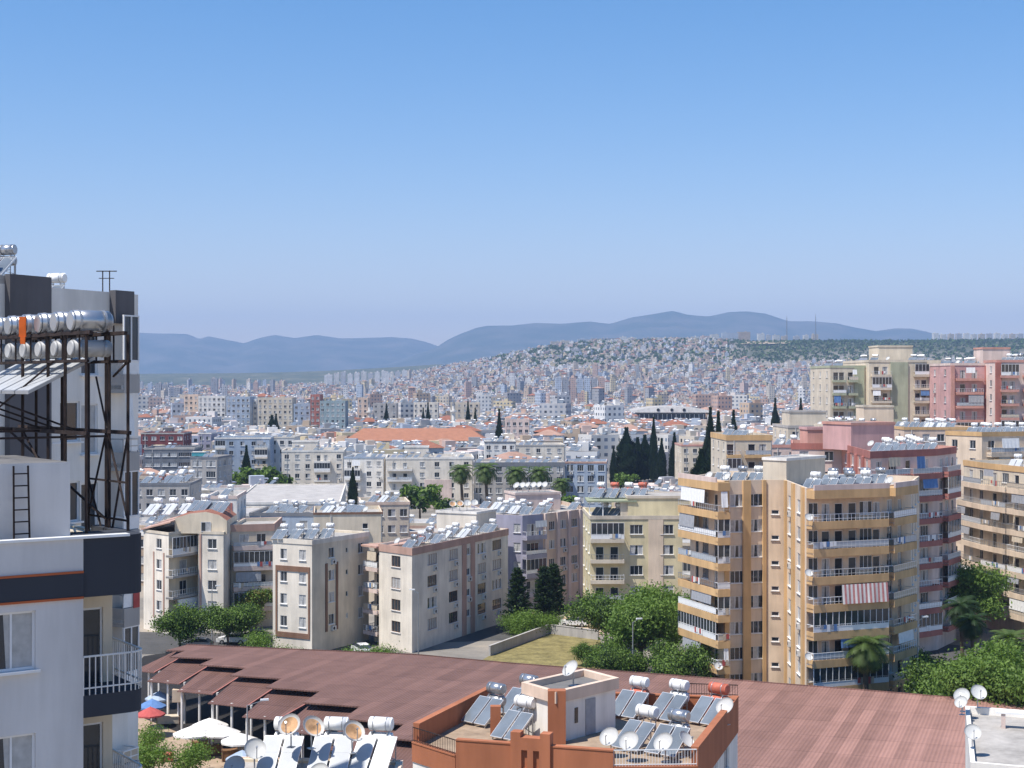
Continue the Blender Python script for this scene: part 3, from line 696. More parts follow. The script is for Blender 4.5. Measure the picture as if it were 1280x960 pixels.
def car_proto(paint):
    r = proto('parked_car'); prof = [(-2.1, 0.35), (-2.15, 0.75), (-1.95, 0.95), (-1.2, 1.0), (1.05, 0.98), (1.95, 0.85), (2.15, 0.62), (2.1, 0.32)]
    b = MB()
    def ext(mb, pr, w, mm, w2=None):
        n = len(pr); i = len(mb.v); w2 = w2 or [w] * n
        mb.v += [(-w2[k], p[0], p[1]) for k, p in enumerate(pr)] + [(w2[k], p[0], p[1]) for k, p in enumerate(pr)]
        for k in range(n):
            j = (k + 1) % n; mb.f.append((i + k, i + n + k, i + n + j, i + j)); mb.m.append(mm)
        mb.f.append(tuple(range(i, i + n))); mb.m.append(mm); mb.f.append(tuple(reversed(range(i + n, i + 2 * n)))); mb.m.append(mm)
    ext(b, prof, 0.85, 0)
    ext(b, [(-1.35, 1.36), (-1.1, 1.44), (0.1, 1.45), (0.35, 1.40)], 0.62, 0)
    b.build('body', paint, r)
    g = MB(); ext(g, [(-1.9, 0.96), (-1.36, 1.355), (0.36, 1.395), (1.12, 0.975)], 0.8, 0, [0.8, 0.64, 0.64, 0.8]); g.build('window', 'glass', r)
    for sx in (-1, 1):
        for y in (-1.3, 1.3):
            w = MB(); w.cyl((sx * 0.68, y, 0.32), (sx * 0.88, y, 0.32), 0.32, seg=16); w.cyl((sx * 0.881, y, 0.32), (sx * 0.89, y, 0.32), 0.19, seg=12, m=1); w.build('wheel', ['black', 'metal'], r)
        l = MB(); l.box(sx * 0.5, sx * 0.8, 2.0, 2.14, 0.62, 0.76) if sx > 0 else l.box(-0.8, -0.5, 2.0, 2.14, 0.62, 0.76); l.build('headlight', 'white', r)
        l = MB(); l.box(min(sx * 0.55, sx * 0.8), max(sx * 0.55, sx * 0.8), -2.17, -2.05, 0.7, 0.84); l.build('tail_light', 'redcloth', r)
    return r
M['carwhite'] = plain('white_car_paint', (0.75, 0.75, 0.74), 0.2, 0, 0.6, 0.02); M['carsilver'] = plain('silver_car_paint', (0.42, 0.43, 0.45), 0.25, 0.4, 0.6, 0.03)
CAR = {'white': car_proto('carwhite'), 'silver': car_proto('carsilver')}
SR = -R(40)          # panels look towards the noon sun

ORD = ['leftmost', 'second from left', 'third from left', 'fourth from left', 'fifth from left', 'sixth from left', 'seventh from left', 'eighth from left', 'ninth from left', 'tenth from left', 'eleventh from left', 'twelfth from left', 'thirteenth from left', 'fourteenth from left']
NH = [0]
def heaters(where, spots, rz=None, scale=1.0, kinds=('white', 'white', 'steel', 'red', 'single', 'pale', 'three'), rs=None):
    """solar heaters on one roof: spots = [(x, y, z, kind or None)]"""
    rs = rs or rnd; spots = sorted(spots, key=lambda s: s[0] / s[1]); ks = [s[3] or rs.choice(kinds) for s in spots]; cnt = {}; tot = {k: ks.count(k) for k in set(ks)}
    for s, k in zip(spots, ks):
        i = cnt.get(k, 0); cnt[k] = i + 1
        lab = f'{HWORD[k]} solar heater, {ORD[min(i, 13)]} such on {where}' if tot[k] > 1 else f'the only {HWORD[k]} solar heater on {where}'
        if len(lab.split()) > 16: lab = f'{HWORD[k]} heater, {ORD[min(i, 13)]}, {where[4:] if where.startswith("the ") else where}'
        dup(HE[k], (s[0], s[1], s[2]), SR + (rz or 0) + rs.uniform(-0.07, 0.07), lab, 'solar water heaters on flat roofs', scale)
        NH[0] += 1
def dishes(where, spots, rs=None):
    rs = rs or rnd; spots = sorted(spots, key=lambda s: s[0] / s[1])
    for i, s in enumerate(spots):
        k = s[3] if len(s) > 3 else 'white'; sc = s[4] if len(s) > 4 else 1.0; w = {'white': 'white satellite dish', 'rust': 'rust stained satellite dish', 'small': 'small pale satellite dish', 'tall': 'white dish on a tall mast'}[k]
        lab = f'{w}, {ORD[min(i, 13)]} of the dishes on {where}' if len(spots) > 1 else f'{w} on {where}'
        if len(lab.split()) > 16: lab = f'{w}, {ORD[min(i, 13)]}, {where[4:]}'
        dup(DI[k], s[:3], (s[5] if len(s) > 5 else SR + rs.uniform(-0.25, 0.25)), lab, 'satellite dishes', sc)
def cats():
    for o in scene.objects:
        if o.parent is None and 'label' in o and 'category' not in o:
            n = o.name.split('.')[0]
            o['category'] = {'solar_water_heater': 'solar heater', 'satellite_dish': 'satellite dish', 'parked_car': 'car', 'shrub': 'shrub', 'street_lamp': 'street lamp', 'market_umbrella': 'umbrella'}.get(n, 'tree' if n.endswith('tree') else n.replace('_', ' '))

# ------------------------------------------------------------------ wall paints
def W_(name, rgb, **k): M[name] = wallmat(name, rgb, **k)
W_('p_bluegrey', (0.66, 0.64, 0.62), streak=0.24, bump=0.12); W_('p_navy', (0.045, 0.05, 0.062), streak=0.12); W_('p_orange_line', (0.50, 0.13, 0.05))
W_('p_cream', (0.72, 0.62, 0.47)); W_('p_offwhite', (0.77, 0.70, 0.59)); W_('p_white', (0.80, 0.765, 0.70)); W_('p_grey', (0.44, 0.415, 0.385)); W_('p_darkgrey', (0.13, 0.125, 0.13))
W_('p_yellow', (0.74, 0.60, 0.45)); W_('p_apricot', (0.68, 0.53, 0.38)); W_('p_ochre', (0.63, 0.41, 0.20)); W_('p_tan', (0.70, 0.54, 0.42))
W_('p_terracotta', (0.40, 0.15, 0.075), streak=0.3); W_('p_pinkbrown', (0.50, 0.32, 0.25)); W_('p_salmon', (0.58, 0.31, 0.25)); W_('p_red', (0.40, 0.16, 0.13)); W_('p_maroon', (0.20, 0.06, 0.06))
W_('p_lilac', (0.36, 0.35, 0.43)); W_('p_green', (0.42, 0.44, 0.31)); W_('p_beige', (0.64, 0.56, 0.44)); W_('p_brown', (0.23, 0.13, 0.085)); W_('p_pink', (0.58, 0.35, 0.33))
W_('p_palepink', (0.70, 0.56, 0.49)); W_('p_blue', (0.36, 0.43, 0.52)); W_('p_slate', (0.20, 0.21, 0.23)); W_('p_teal', (0.30, 0.38, 0.40)); W_('p_lemon', (0.68, 0.59, 0.37)); W_('p_olive', (0.30, 0.33, 0.22))

# ------------------------------------------------------------------ near left block with the tank stand
K = (-10.8, 38.7); u_ = (0.82, 0.572); n_ = (0.572, -0.82)
def kp(a, b, p=K): return (p[0] + u_[0] * a + n_[0] * b, p[1] + u_[1] * a + n_[1] * b)
poly = [kp(-12, 0), kp(0, 0), kp(0, -15), kp(-12, -15)]
nb = new_building('pale grey block with navy bands carrying a steel tank stand on its roof', poly, 0)
volume(nb, poly, 0, 32.1, {0: dict(win=[(9.92 / 12, 1.75, 1.45, 0.95, 'curtain'), (5.2 / 12, 1.75, 1.45, 0.95, 'half')], skip=())}, 'p_bluegrey', None, zf=[28.0, 24.97, 21.94, 18.9, 15.9], rec=0.16, trim_h=0.5)
p2 = [kp(0.003, -1.5), kp(1.31, -1.5), kp(1.31, -15), kp(0.003, -15)]
volume(nb, p2, 0, 31.9, {0: dict(win=[(0.5, 0.8, 2.1, 0.02, 'half')])}, 'p_cream', None, zf=[28.0, 24.97, 21.94])
p3 = [kp(1.313, -3.3), kp(1.9, -3.3), kp(1.9, -9), kp(1.313, -9)]
volume(nb, p3, 0, 31.9, {}, 'p_cream', None)
rl = nb.location
def arcplate(m, z0, z1, name, parent, mat, off=0.0, top=None, r=0.4, t=None):
    pts = [kp(0.006, -1.46 - off), kp(0.006, off)]
    c = (1.65 - r, -r)
    for k in range(6):
        a = -math.pi / 2 + math.pi / 2 * k / 5; pts.append(kp(c[0] + (r + off) * math.cos(a), -(c[1] + (r + off) * math.sin(a)) - 2 * r if False else c[1] + (r + off) * -math.sin(a)))
    pts += [kp(1.65 + off, -3.2 - off), kp(1.33, -3.2 - off), kp(1.33, -1.46 - off)]
    b = MB(); b.prism([(p[0] - rl[0], p[1] - rl[1]) for p in pts], z0, z1, 0, top); return b.build(name, mat, parent), pts
arcplate(nb, 30.62, 32.14, 'fascia', nb, 'p_navy')
for k, z in enumerate((28.0, 24.97, 21.94)):
    bo, pts = arcplate(nb, z - 0.42, z + 0.14, 'balcony', nb, 'p_navy')
    r = MB(); line = pts[1:9]
    cap = MB()
    for a, b in zip(line, line[1:]):
        A, B = (a[0] - rl[0], a[1] - rl[1]), (b[0] - rl[0], b[1] - rl[1]); L = math.hypot(B[0] - A[0], B[1] - A[1])
        for zz, w in ((z + 1.12, 0.05), (z + 0.32, 0.04)): r.bar((*A, zz), (*B, zz), w)
        m = max(1, round(L / 0.16))
        for q in range(m): r.bar((lerp(A[0], B[0], q / m), lerp(A[1], B[1], q / m), z + 0.14), (lerp(A[0], B[0], q / m), lerp(A[1], B[1], q / m), z + 1.1), 0.028)
    r.build('railing', 'acbox', bo)
bd = MB(); fr, L = edge_frame(rl, kp(-12, 0), kp(0, 0), 0)
bd.box(0, L - 0.01, 0.002, 0.05, 30.66, 31.24, 0, fr); band = bd.build('band', 'p_navy', nb)
bd = MB(); bd.box(0, L - 0.012, 0.003, 0.07, 31.245, 31.30, 0, fr); bd.box(0, L - 0.012, 0.003, 0.07, 30.60, 30.655, 0, fr); bd.build('trim', 'p_orange_line', band)
cp = MB(); cp.box(0, L + 1.2, -0.24, 0.06, 32.105, 32.17, 0, fr); cp.build('coping', 'white', nb)
pts = [kp(-7, -0.9), kp(-0.03, -0.9), kp(-0.03, -5.5), kp(-7, -5.5)]
t = MB(); t.prism([(p[0] - rl[0], p[1] - rl[1]) for p in pts], 31.3, 34.0); t.m = [1 if i == len(t.f) - 2 else 0 for i in range(len(t.f))]; t.build('stair_tower', ['p_bluegrey', 'concrete_dark'], nb)

M['greytank'] = plain('grey_tank_paint', (0.40, 0.40, 0.39), 0.45, 0, 0.4, 0.2)
# steel stand: row direction d (away to the left), e towards the panels' low side
P0 = Vector((-10.1, 40.4, 0)); d_ = Vector((-0.63, 0.777, 0)); e_ = Vector((-0.777, -0.63, 0))
st = empty('steel_stand', (-11.5, 42.3, 31.4), 0, 'rusty brown steel stand carrying silver water tanks above the navy-banded roof', 'tank stand'); so_ = st.location
def sp(s, t, z): q = P0 + d_ * s + e_ * t; return (q.x - so_.x, q.y - so_.y, z - so_.z)
def bars(name, lst, w):
    b = MB()
    for a, c in lst: b.bar(a, c, w)
    b.build(name, 'rust', st)
for s in (0, 1.15, 1.35, 2.5, 4.3, 6.2):
    for t in ((0, 1.15) if s not in (1.15,) else (0,)):
        bars('post', [(sp(s, t, 31.4), sp(s, t, 37.3 if s > 0.1 or t == 0 else 37.3))], 0.075)
bars('beam', [(sp(-0.1, 0, 34.72), sp(7.5, 0, 34.72)), (sp(-0.1, 1.15, 34.72), sp(7.5, 1.15, 34.72))], 0.11)
bars('beam', [(sp(-0.1, 0, 36.60), sp(7.5, 0, 36.60)), (sp(-0.1, 1.15, 36.60), sp(7.5, 1.15, 36.60))], 0.08)
bars('beam', [(sp(-0.3, 0.2, 37.33), sp(7.5, 0.2, 37.33)), (sp(-0.3, 1.15, 37.33), sp(7.5, 1.15, 37.33))], 0.10)
bars('beam', [(sp(0.0, 0, 33.4), sp(2.5, 0, 33.4)), (sp(0.0, 0, 32.4), sp(2.5, 0, 32.4)), (sp(1.2, 0, 34.6), sp(1.2, 3.0, 34.6)), (sp(3, 0, 34.72), sp(3, 3.0, 34.72)), (sp(5, 0, 34.72), sp(5, 3.0, 34.72))], 0.06)
bars('brace', [(sp(0, 0, 34.7), sp(1.2, 0, 31.5)), (sp(1.35, 0, 34.7), sp(2.5, 0, 32.4)), (sp(0, 0, 32.4), sp(1.2, 0, 34.6)), (sp(2.5, 0, 33.4), sp(1.35, 0, 31.6)), (sp(1.2, 0, 32.3), sp(5.4, 1.15, 34.7)), (sp(2.5, 1.15, 33.4), sp(4.3, 1.15, 34.7))], 0.055)
bars('brace', [(sp(2.0, 3.0, 35.65), sp(2.6, 0.3, 34.72)), (sp(3.6, 3.0, 35.65), sp(3.8, 0.3, 34.72)), (sp(5.2, 3.0, 35.65), sp(5.0, 0.3, 34.72)), (sp(2, 1.2, 36.6), sp(4.2, 2.6, 34.75)), (sp(0, 0, 36.6), sp(0.9, 0, 36.2)), (sp(1.9, 3.0, 35.66), sp(6.8, 3.0, 35.66)), (sp(2.0, 0, 36.2), sp(1.3, 0, 34.8)), (sp(3.2, 2.9, 35.6), sp(3.2, 2.9, 34.75)), (sp(5, 2.9, 35.6), sp(5, 2.9, 34.75))], 0.05)
for k in range(6):
    for q, t, zz in ((0.55, 0.15, 37.55), (1.1, 0.15, 37.55), (0.55, 1.1, 37.45)): bars('tank_support', [(sp(q + 1.1 * k, t, 36.62), sp(q + 1.1 * k, t, zz))], 0.045)
tl = ['rightmost', 'second from right', 'third from right', 'fourth from right', 'fifth from right', 'sixth from right']
for k in range(6):
    for z, rad, mt, nm, w in ((37.66, 0.285, 'steel', 'water_tank', 'shiny steel water tank'), (36.94, 0.225, 'greytank', 'water_tank', 'whitish lower water tank')):
        c = P0 + d_ * (0.85 + 1.1 * k) + e_ * 0.68; c.z = z; ro = empty(nm, c, 0, f'{w} on the rusty stand, {tl[k]} of its row', 'water tank', 'tanks on the rusty steel stand')
        b = MB(); hl = 0.62 if rad > 0.3 else 0.5
        b.cyl(-e_ * hl, e_ * hl, rad, seg=24); b.cyl(e_ * hl, e_ * (hl + 0.06), rad, rad * 0.8, 24); b.cyl(-e_ * (hl + 0.06), -e_ * hl, rad * 0.8, rad, 24)
        o = b.build('drum', mt, ro); o.data.polygons.foreach_set('use_smooth', [len(q.vertices) == 4 for q in o.data.polygons])
        b = MB()
        for q in (-0.35, 0.35): b.cyl(e_ * (q - 0.03), e_ * (q + 0.03), rad + 0.012, seg=24)
        b.build('strap', 'metal', ro)
b = MB(); c = P0 + d_ * 3.6 + e_ * 1.42
b.box(c.x - 0.10, c.x + 0.09, c.y - 0.03, c.y + 0.03, 37.3, 37.85); b.box(c.x - 0.06, c.x + 0.07, c.y - 0.05, c.y + 0.02, 37.1, 37.3)
tag(b.build('cloth', plain('orange_cloth', (0.62, 0.13, 0.03), 0.9, 0, 0.1)), 'bright orange cloth hung between the steel tanks', 'cloth')
for k in range(5):
    A = P0 + d_ * (2.0 + 0.98 * k); B = A + d_ * 0.92; lo = e_ * 1.9
    ro = empty('solar_collector', (A.x, A.y, 36.68), 0, f'silvery sloping solar panel below the steel tanks, {tl[k]} of its row', 'solar panel', 'solar panels on the rusty steel stand')
    V = lambda p, z: (p.x - A.x, p.y - A.y, z - 36.68)
    def slab(mb, a0, a1, s0, s1, z0, z1, m):
        i = len(mb.v)
        for dz in (z0, z1):
            for a, s in ((a0, s0), (a1, s0), (a1, s1), (a0, s1)):
                q = A + d_ * (0.92 * a) + lo * s; mb.v.append(V(q, 36.68 - 0.95 * s + dz))
        for q in ((0, 1, 2, 3), (7, 6, 5, 4), (0, 4, 5, 1), (1, 5, 6, 2), (2, 6, 7, 3), (3, 7, 4, 0)): mb.f.append(tuple(i + w for w in q)); mb.m.append(m)
    b = MB(); slab(b, 0, 1, 0, 1, 0, 0.09, 0); b.build('panel_frame', 'metal', ro)
    b = MB(); slab(b, 0.05, 0.49, 0.02, 0.98, 0.09, 0.096, 0); slab(b, 0.51, 0.95, 0.02, 0.98, 0.09, 0.096, 0); b.build('glazing', 'panelpale', ro)
ld = empty('ladder', (*kp(-1.35, -0.72), 31.4), 0.6, 'dark steel ladder leaning against the white stair tower', 'ladder')
b = MB()
for sx in (-0.2, 0.2): b.bar((sx, -0.12, 0), (sx * 0.9, 0.0, 2.55), 0.045)
b.build('rail', 'rust', ld); b = MB()
for k in range(8): b.bar((-0.19, -0.11 + 0.014 * k, 0.25 + k * 0.3), (0.19, -0.11 + 0.014 * k, 0.25 + k * 0.3), 0.035)
b.build('rung', 'rust', ld)

# ------------------------------------------------------------------ tall grey tower behind it
def frac(a, b, px):
    t = (px - 640) / F; return (a[0] - t * a[1]) / ((a[0] - t * a[1]) - (b[0] - t * b[1]))
a, c, e2 = (-21.5, 47.5), (-15.06, 60.25), (-14.87, 61.1)
poly = [a, c, e2, (-18.5, 59.8), (-31, 60), (-35, 52)]
tb = new_building('tall grey and charcoal tower behind the rusty tank stand', poly, 0)
f = lambda px: frac(a, c, px)
LE = math.hypot(c[0] - a[0], c[1] - a[1])
volume(tb, poly, 0, 39.55, {0: dict(win=[(f(82), 1.5, 1.5, 0.9), (f(112), 0.9, 1.9, 0.4), (f(148), 2.6, 2.2, 0.03, 'half')], bal=[(f(136), 0.985, 0.75, dict(bm='p_grey', rh=0.95, awn=0.1, wash=0.4, glaze=0.3))],
    pil=[((f(6) + f(58)) / 2, (f(58) - f(6)) * LE, 0.25, 'p_darkgrey', 26, 39.9), (f(66), 0.5, 0.12, 'p_white')]), 1: dict()}, 'p_white', None, fh=3.0, par=0.6, trim_h=1.6)
b = MB(); fr, L = edge_frame(tb.location, a, c, 0); b.box(f(137) * L, L + 0.02, 0.003, 0.3, 38.35, 39.62, 0, fr); b.build('parapet_panel', 'p_darkgrey', tb)
b = MB(); b.box(0, f(58) * L, -3.0, -0.01, 39.5, 39.85, 0, fr); b.build('roof_parapet', 'p_grey', tb)
def on(a, b, px, back, z):
    t = frac(a, b, px); x, y = lerp(a[0], b[0], t), lerp(a[1], b[1], t); l = math.hypot(b[0] - a[0], b[1] - a[1]); ux, uy = (b[0] - a[0]) / l, (b[1] - a[1]) / l
    return (x - uy * back, y + ux * back, z)
q = on(a, c, 38, 1.6, 39.85); q2 = on(a, c, 4, 1.6, 39.85); q3 = on(a, c, 97, 1.5, 38.95)
heaters("the charcoal tower's high parapet", [(*q, 'steel'), (*q2, 'steel')], rz=0.35, scale=0.62); heaters('the grey tower roof', [(*q3, 'single')], rz=0.35, scale=0.62)
q = on(a, c, 153, 0.8, 38.95); an = empty('roof_antenna', q, 0, 'thin metal railing-like antenna on the grey tower roof corner', 'antenna')
b = MB(); b.bar((-0.15, 0, 0), (-0.15, 0, 1.5), 0.04); b.bar((0.12, 0, 0), (0.12, 0, 1.5), 0.04); b.build('mast', 'rust', an); b = MB(); b.bar((-0.4, 0, 1.48), (0.4, 0, 1.48), 0.04); b.bar((-0.3, 0, 1.2), (0.3, 0, 1.2), 0.03); b.build('crossbar', 'rust', an)

# ------------------------------------------------------------------ orange-parapet block in front
C_, C2, FL, FR_, B_, A_ = (-5.1, 79), (-2.77, 76.1), (4.88, 73.8), (8.9, 74.0), (12.66, 86.2), (-1.43, 88.7)
poly = [C_, C2, FL, FR_, B_, A_]
ob = new_building('white block with terracotta parapets and many heaters, nearest the market roof', poly, 0); rl = ob.location
volume(ob, poly, 0, 17.5, {0: {}, 1: dict(win=[(0.15, 1.4, 1.4, 0.9), (0.5, 1.4, 1.4, 0.9), (0.85, 1.4, 1.4, 0.9)]), 2: {}, 3: dict(win=[(0.18, 1.0, 1.5, 0.8), (0.42, 1.5, 1.5, 0.9), (0.7, 1.5, 1.5, 0.9)], bal=[(0.1, 0.3, 0.6, dict(skip=(1, 3), bm='white', awn=0, glaze=0))])},
       'p_white', None, 'roof_tan', par=0.12, zf=[14.3, 11.3, 8.3, 5.3, 2.3])
def parapet(i, j, z0, z1, u0=0.0, u1=1.0, mat='p_terracotta', name='parapet'):
    fr, L = edge_frame(rl, poly[i], poly[j], 0); fr = ((fr[0][0], fr[0][1], -rl[2]), fr[1], fr[2]); b = MB(); b.box(u0 * L, u1 * L, -0.26, 0.06, z0, z1, 0, fr); b.box(u0 * L + 0.003, u1 * L - 0.003, -0.29, 0.09, z1, z1 + 0.07, 1, fr); return b.build(name, [mat, mat], ob)
parapet(1, 2, 16.6, 18.35); parapet(3, 4, 16.5, 18.45, 0.0, 0.995); parapet(4, 5, 16.5, 18.4, 0.0, 0.9); parapet(5, 0, 16.5, 18.45, 0.005, 0.98); parapet(0, 1, 16.6, 17.55); parapet(2, 3, 16.6, 17.55)
fr, L = edge_frame(rl, C2, FL, 0); b = MB(); x0 = L * 0.36
for (q0, q1, z0, z1) in ((0, 2.0, 16.62, 17.25), (0, 0.55, 17.25, 18.15), (0.85, 1.15, 17.25, 18.15), (1.45, 2.0, 17.25, 18.15), (0, 2.0, 18.15, 18.75), (0, 0.5, 18.75, 19.0), (1.5, 2.0, 18.75, 19.0)): b.box(x0 + q0, x0 + q1, -0.4, 0.22, z0, z1, 0, fr)
b.build('parapet_crest', 'p_terracotta', ob)
def fence_line(a, b2, z0, z1, parent, name='railing', mt='white', step=0.14):
    b = MB(); A, B = (a[0] - rl[0], a[1] - rl[1]), (b2[0] - rl[0], b2[1] - rl[1]); L = math.hypot(B[0] - A[0], B[1] - A[1])
    b.bar((*A, z1), (*B, z1), 0.05); b.bar((*A, z0 + 0.1), (*B, z0 + 0.1), 0.04); n = max(2, int(L / step))
    for k in range(n + 1): q = (lerp(A[0], B[0], k / n), lerp(A[1], B[1], k / n)); b.bar((*q, z0), (*q, z1), 0.022)
    return b.build(name, mt, parent)
fence_line(FL, FR_, 17.6, 18.4, ob); fence_line(C_, C2, 17.6, 18.35, ob, mt='rust'); fence_line(B_, (lerp(B_[0], A_[0], 0.25), lerp(B_[1], A_[1], 0.25)), 18.45, 19.1, ob, mt='rust')
pp = [(0.7, 81.9), (2.28, 79.5), (5.6, 83.2), (4.0, 85.6)]
b = MB(); b.prism([(p[0] - rl[0], p[1] - rl[1]) for p in pp], 17.38, 19.75, 0, 1); tow = b.build('stair_tower', ['p_white', 'concrete_dark'], ob)
b = MB(); ring(b, [(p[0] - rl[0], p[1] - rl[1]) for p in pp], 0.16, -0.14, 19.5, 20.1); b.build('cornice', 'p_tan', tow)
b = MB(); c = (2.28 - rl[0], 79.5 - rl[1]); b.box(c[0] - 0.42, c[0] + 0.5, c[1] - 0.18, c[1] + 0.5, 17.38, 20.14); b.build('corner_pier', 'p_terracotta', tow)
fr, L = edge_frame(rl, pp[1], pp[2], 0); b = MB(); b.box(2.4, 3.2, 0.002, 0.05, 17.4, 19.3, 0, fr); b.build('door', 'greycloth', tow); b = MB(); b.box(1.5, 1.75, 0.002, 0.04, 18.2, 19.0, 0, fr); b.build('window', 'glass', tow)
b = MB(); b.box(-1.15 - rl[0], -0.6 - rl[0], 81.4 - rl[1], 81.9 - rl[1], 17.38, 18.9); b.build('chimney', 'p_terracotta', ob)
Z = 17.38; W0 = 'the terracotta-parapet roof'
heaters(W0, [(-1.5, 84.2, Z, 'steel'), (0.35, 86.6, Z, 'steel'), (0.1, 80.6, Z, 'single'), (6.6, 86.0, Z, 'red'), (8.7, 85.2, Z, 'white'), (10.8, 84.2, Z, 'redtop'), (6.3, 78.3, Z, 'single'), (7.9, 77.2, Z, 'steel'), (3.6, 87.1, Z, 'steel')], rs=random.Random(3))
dishes(W0, [(1.5, 85.4, Z, 'tall'), (3.3, 82.6, 19.76, 'small', 1.2), (11.55, 82.6, Z + 0.3, 'white'), (4.95, 76.8, Z, 'white'), (5.85, 75.9, Z, 'white'), (7.55, 75.6, Z, 'white'), (8.55, 76.6, Z, 'white', 0.9, 0.9), (9.6, 86.0, Z + 0.6, 'small')])

# ------------------------------------------------------------------ low block whose tanks and dishes rise in front of the market
poly = [(-12.2, 58), (-4.9, 56), (-4.9, 67.8), (-12.2, 68.4)]
lb = new_building('cream block just below, with three pale panelled heaters and rusty dishes', poly, 0)
volume(lb, poly, 0, 19.35, {0: dict(win=[(0.2, 1.4, 1.4, 0.9), (0.5, 1.4, 1.4, 0.9), (0.8, 1.4, 1.4, 0.9)]), 1: dict(win=[(0.3, 1.2, 1.3, 0.9), (0.7, 1.2, 1.3, 0.9)]), 2: {}, 3: {}}, 'p_cream', 'p_tan', par=0.12, trim_h=0.4)
Z = 19.24
heaters('the rusty-dish roof', [(-10.05, 66.9, Z, 'pale'), (-7.85, 66.9, Z, 'pale'), (-6.0, 66.9, Z, 'pale')], rz=R(30), scale=0.98, rs=random.Random(2))
HE2 = None
dishes('the rusty-dish roof', [(-9.55, 66.4, Z + 1.05, 'rust', 1.0, R(-14)), (-7.95 - 0.75, 66.6, Z + 0.95, 'rust', 0.98, R(35)), (-6.95, 66.7, Z + 0.72, 'rust', 0.98, R(30)), (-11.1, 66.2, Z + 0.1, 'white', 0.95, R(20)), (-11.35, 63.2, Z + 0.15, 'white', 0.9, R(-10)), (-7.8, 62.6, Z, 'white', 0.9, R(-20))])

# ------------------------------------------------------------------ flat roof at lower right
poly = [(19.7, 66), (40, 58), (44, 69), (22.9, 77.6)]
rb = new_building('low flat roofed block with white kerb and cracked screed beside the market', poly, 0); rl = rb.location
volume(rb, poly, 0, 19.75, {0: dict(win=[(0.2, 1.4, 1.4, 0.9), (0.5, 1.4, 1.4, 0.9)])}, 'p_white', None, par=0.35)
b = MB(); q0, q1 = (23.9 - rl[0], 77.0 - rl[1]), (40 - rl[0], 70.4 - rl[1]); fr, L = edge_frame((0, 0, 0), q0, q1, 0); b.box(1.9, L, -0.1, 0.1, 19.4, 20.5, 0, fr); b.box(1.9, L, -0.14, 0.14, 20.5, 20.58, 1, fr); b.build('parapet_wall', ['p_grey', 'white'], rb)
bn = empty('roof_bench', (24.3, 74.0, 19.4), R(-18), 'low bench-like metal frame standing on the screed roof', 'bench'); b = MB(); b.box(-0.95, 0.95, -0.25, 0.25, 0.72, 0.8); b.build('top', 'white', bn)
for sx in (-0.7, 0.5): b = MB(); b.box(sx, sx + 0.2, -0.2, 0.2, 0, 0.72); b.build('leg', 'p_palepink', bn)
dishes('the cracked screed roof', [(22.35, 76.2, 19.75, 'white', 0.8, -0.5), (22.15, 75.6, 19.72, 'small', 0.8), (23.4, 77.2, 19.72, 'white', 0.8, 0.05), (20.55, 68.6, 19.72, 'white', 0.75, -0.1)])
heaters('the cracked screed roof', [(29.2, 70.3, 19.4, 'white')])

# ------------------------------------------------------------------ market hall
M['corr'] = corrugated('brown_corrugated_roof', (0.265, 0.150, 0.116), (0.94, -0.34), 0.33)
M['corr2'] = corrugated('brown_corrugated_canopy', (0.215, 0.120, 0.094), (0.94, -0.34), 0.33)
mk = empty('market_hall', (10, 140, 0), 0, 'brown corrugated roof of the covered market with stepped eaves', 'market hall'); rl = mk.location
LEDGE = [((207.7, 812.8), (231.5, 813.4)), ((212.4, 821), (267, 823)), ((249, 830.6), (308, 834.7)), ((288, 844), (351.8, 848)), ((331.9, 859), (399.7, 864)), ((379, 877.9), (450, 883)), ((429.7, 898), (505, 905)), ((484, 922), (565, 930)), ((545, 950), (630, 960))]
EAVE = [((168, 838), (193, 841)), ((183.7, 851.6), (224.7, 855)), ((221.4, 864), (265.7, 868)), ((259.7, 879), (308, 884)), ((302.6, 896), (347.7, 900)), ((347, 913), (397, 919)), ((397, 935), (446, 942)), ((455, 962), (508, 970))]
up = []
for l, r in LEDGE: up += [at(*l, 6.0), at(*r, 6.0)]
far = [at(1400, 890, 6.0), at(1280, 880, 6.0), at(1090, 864, 6.0), at(900, 849, 6.0), at(640, 829.5, 6.0), at(520, 818.5, 6.0), at(233, 806, 6.0)]
main = up + [(2, 106), (60, 90)] + far
mp = [(p[0] - rl[0], p[1] - rl[1]) for p in main]
mp = ccw(mp); main_ccw = ccw(main)
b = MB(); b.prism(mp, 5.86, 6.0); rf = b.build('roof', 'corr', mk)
b = MB()
for a, c in zip(far[1:], far[2:]): b.bar((a[0] - rl[0], a[1] - rl[1], 6.03), (c[0] - rl[0], c[1] - rl[1], 6.03), 0.16)
b.build('ridge_cap', 'corr2', rf)
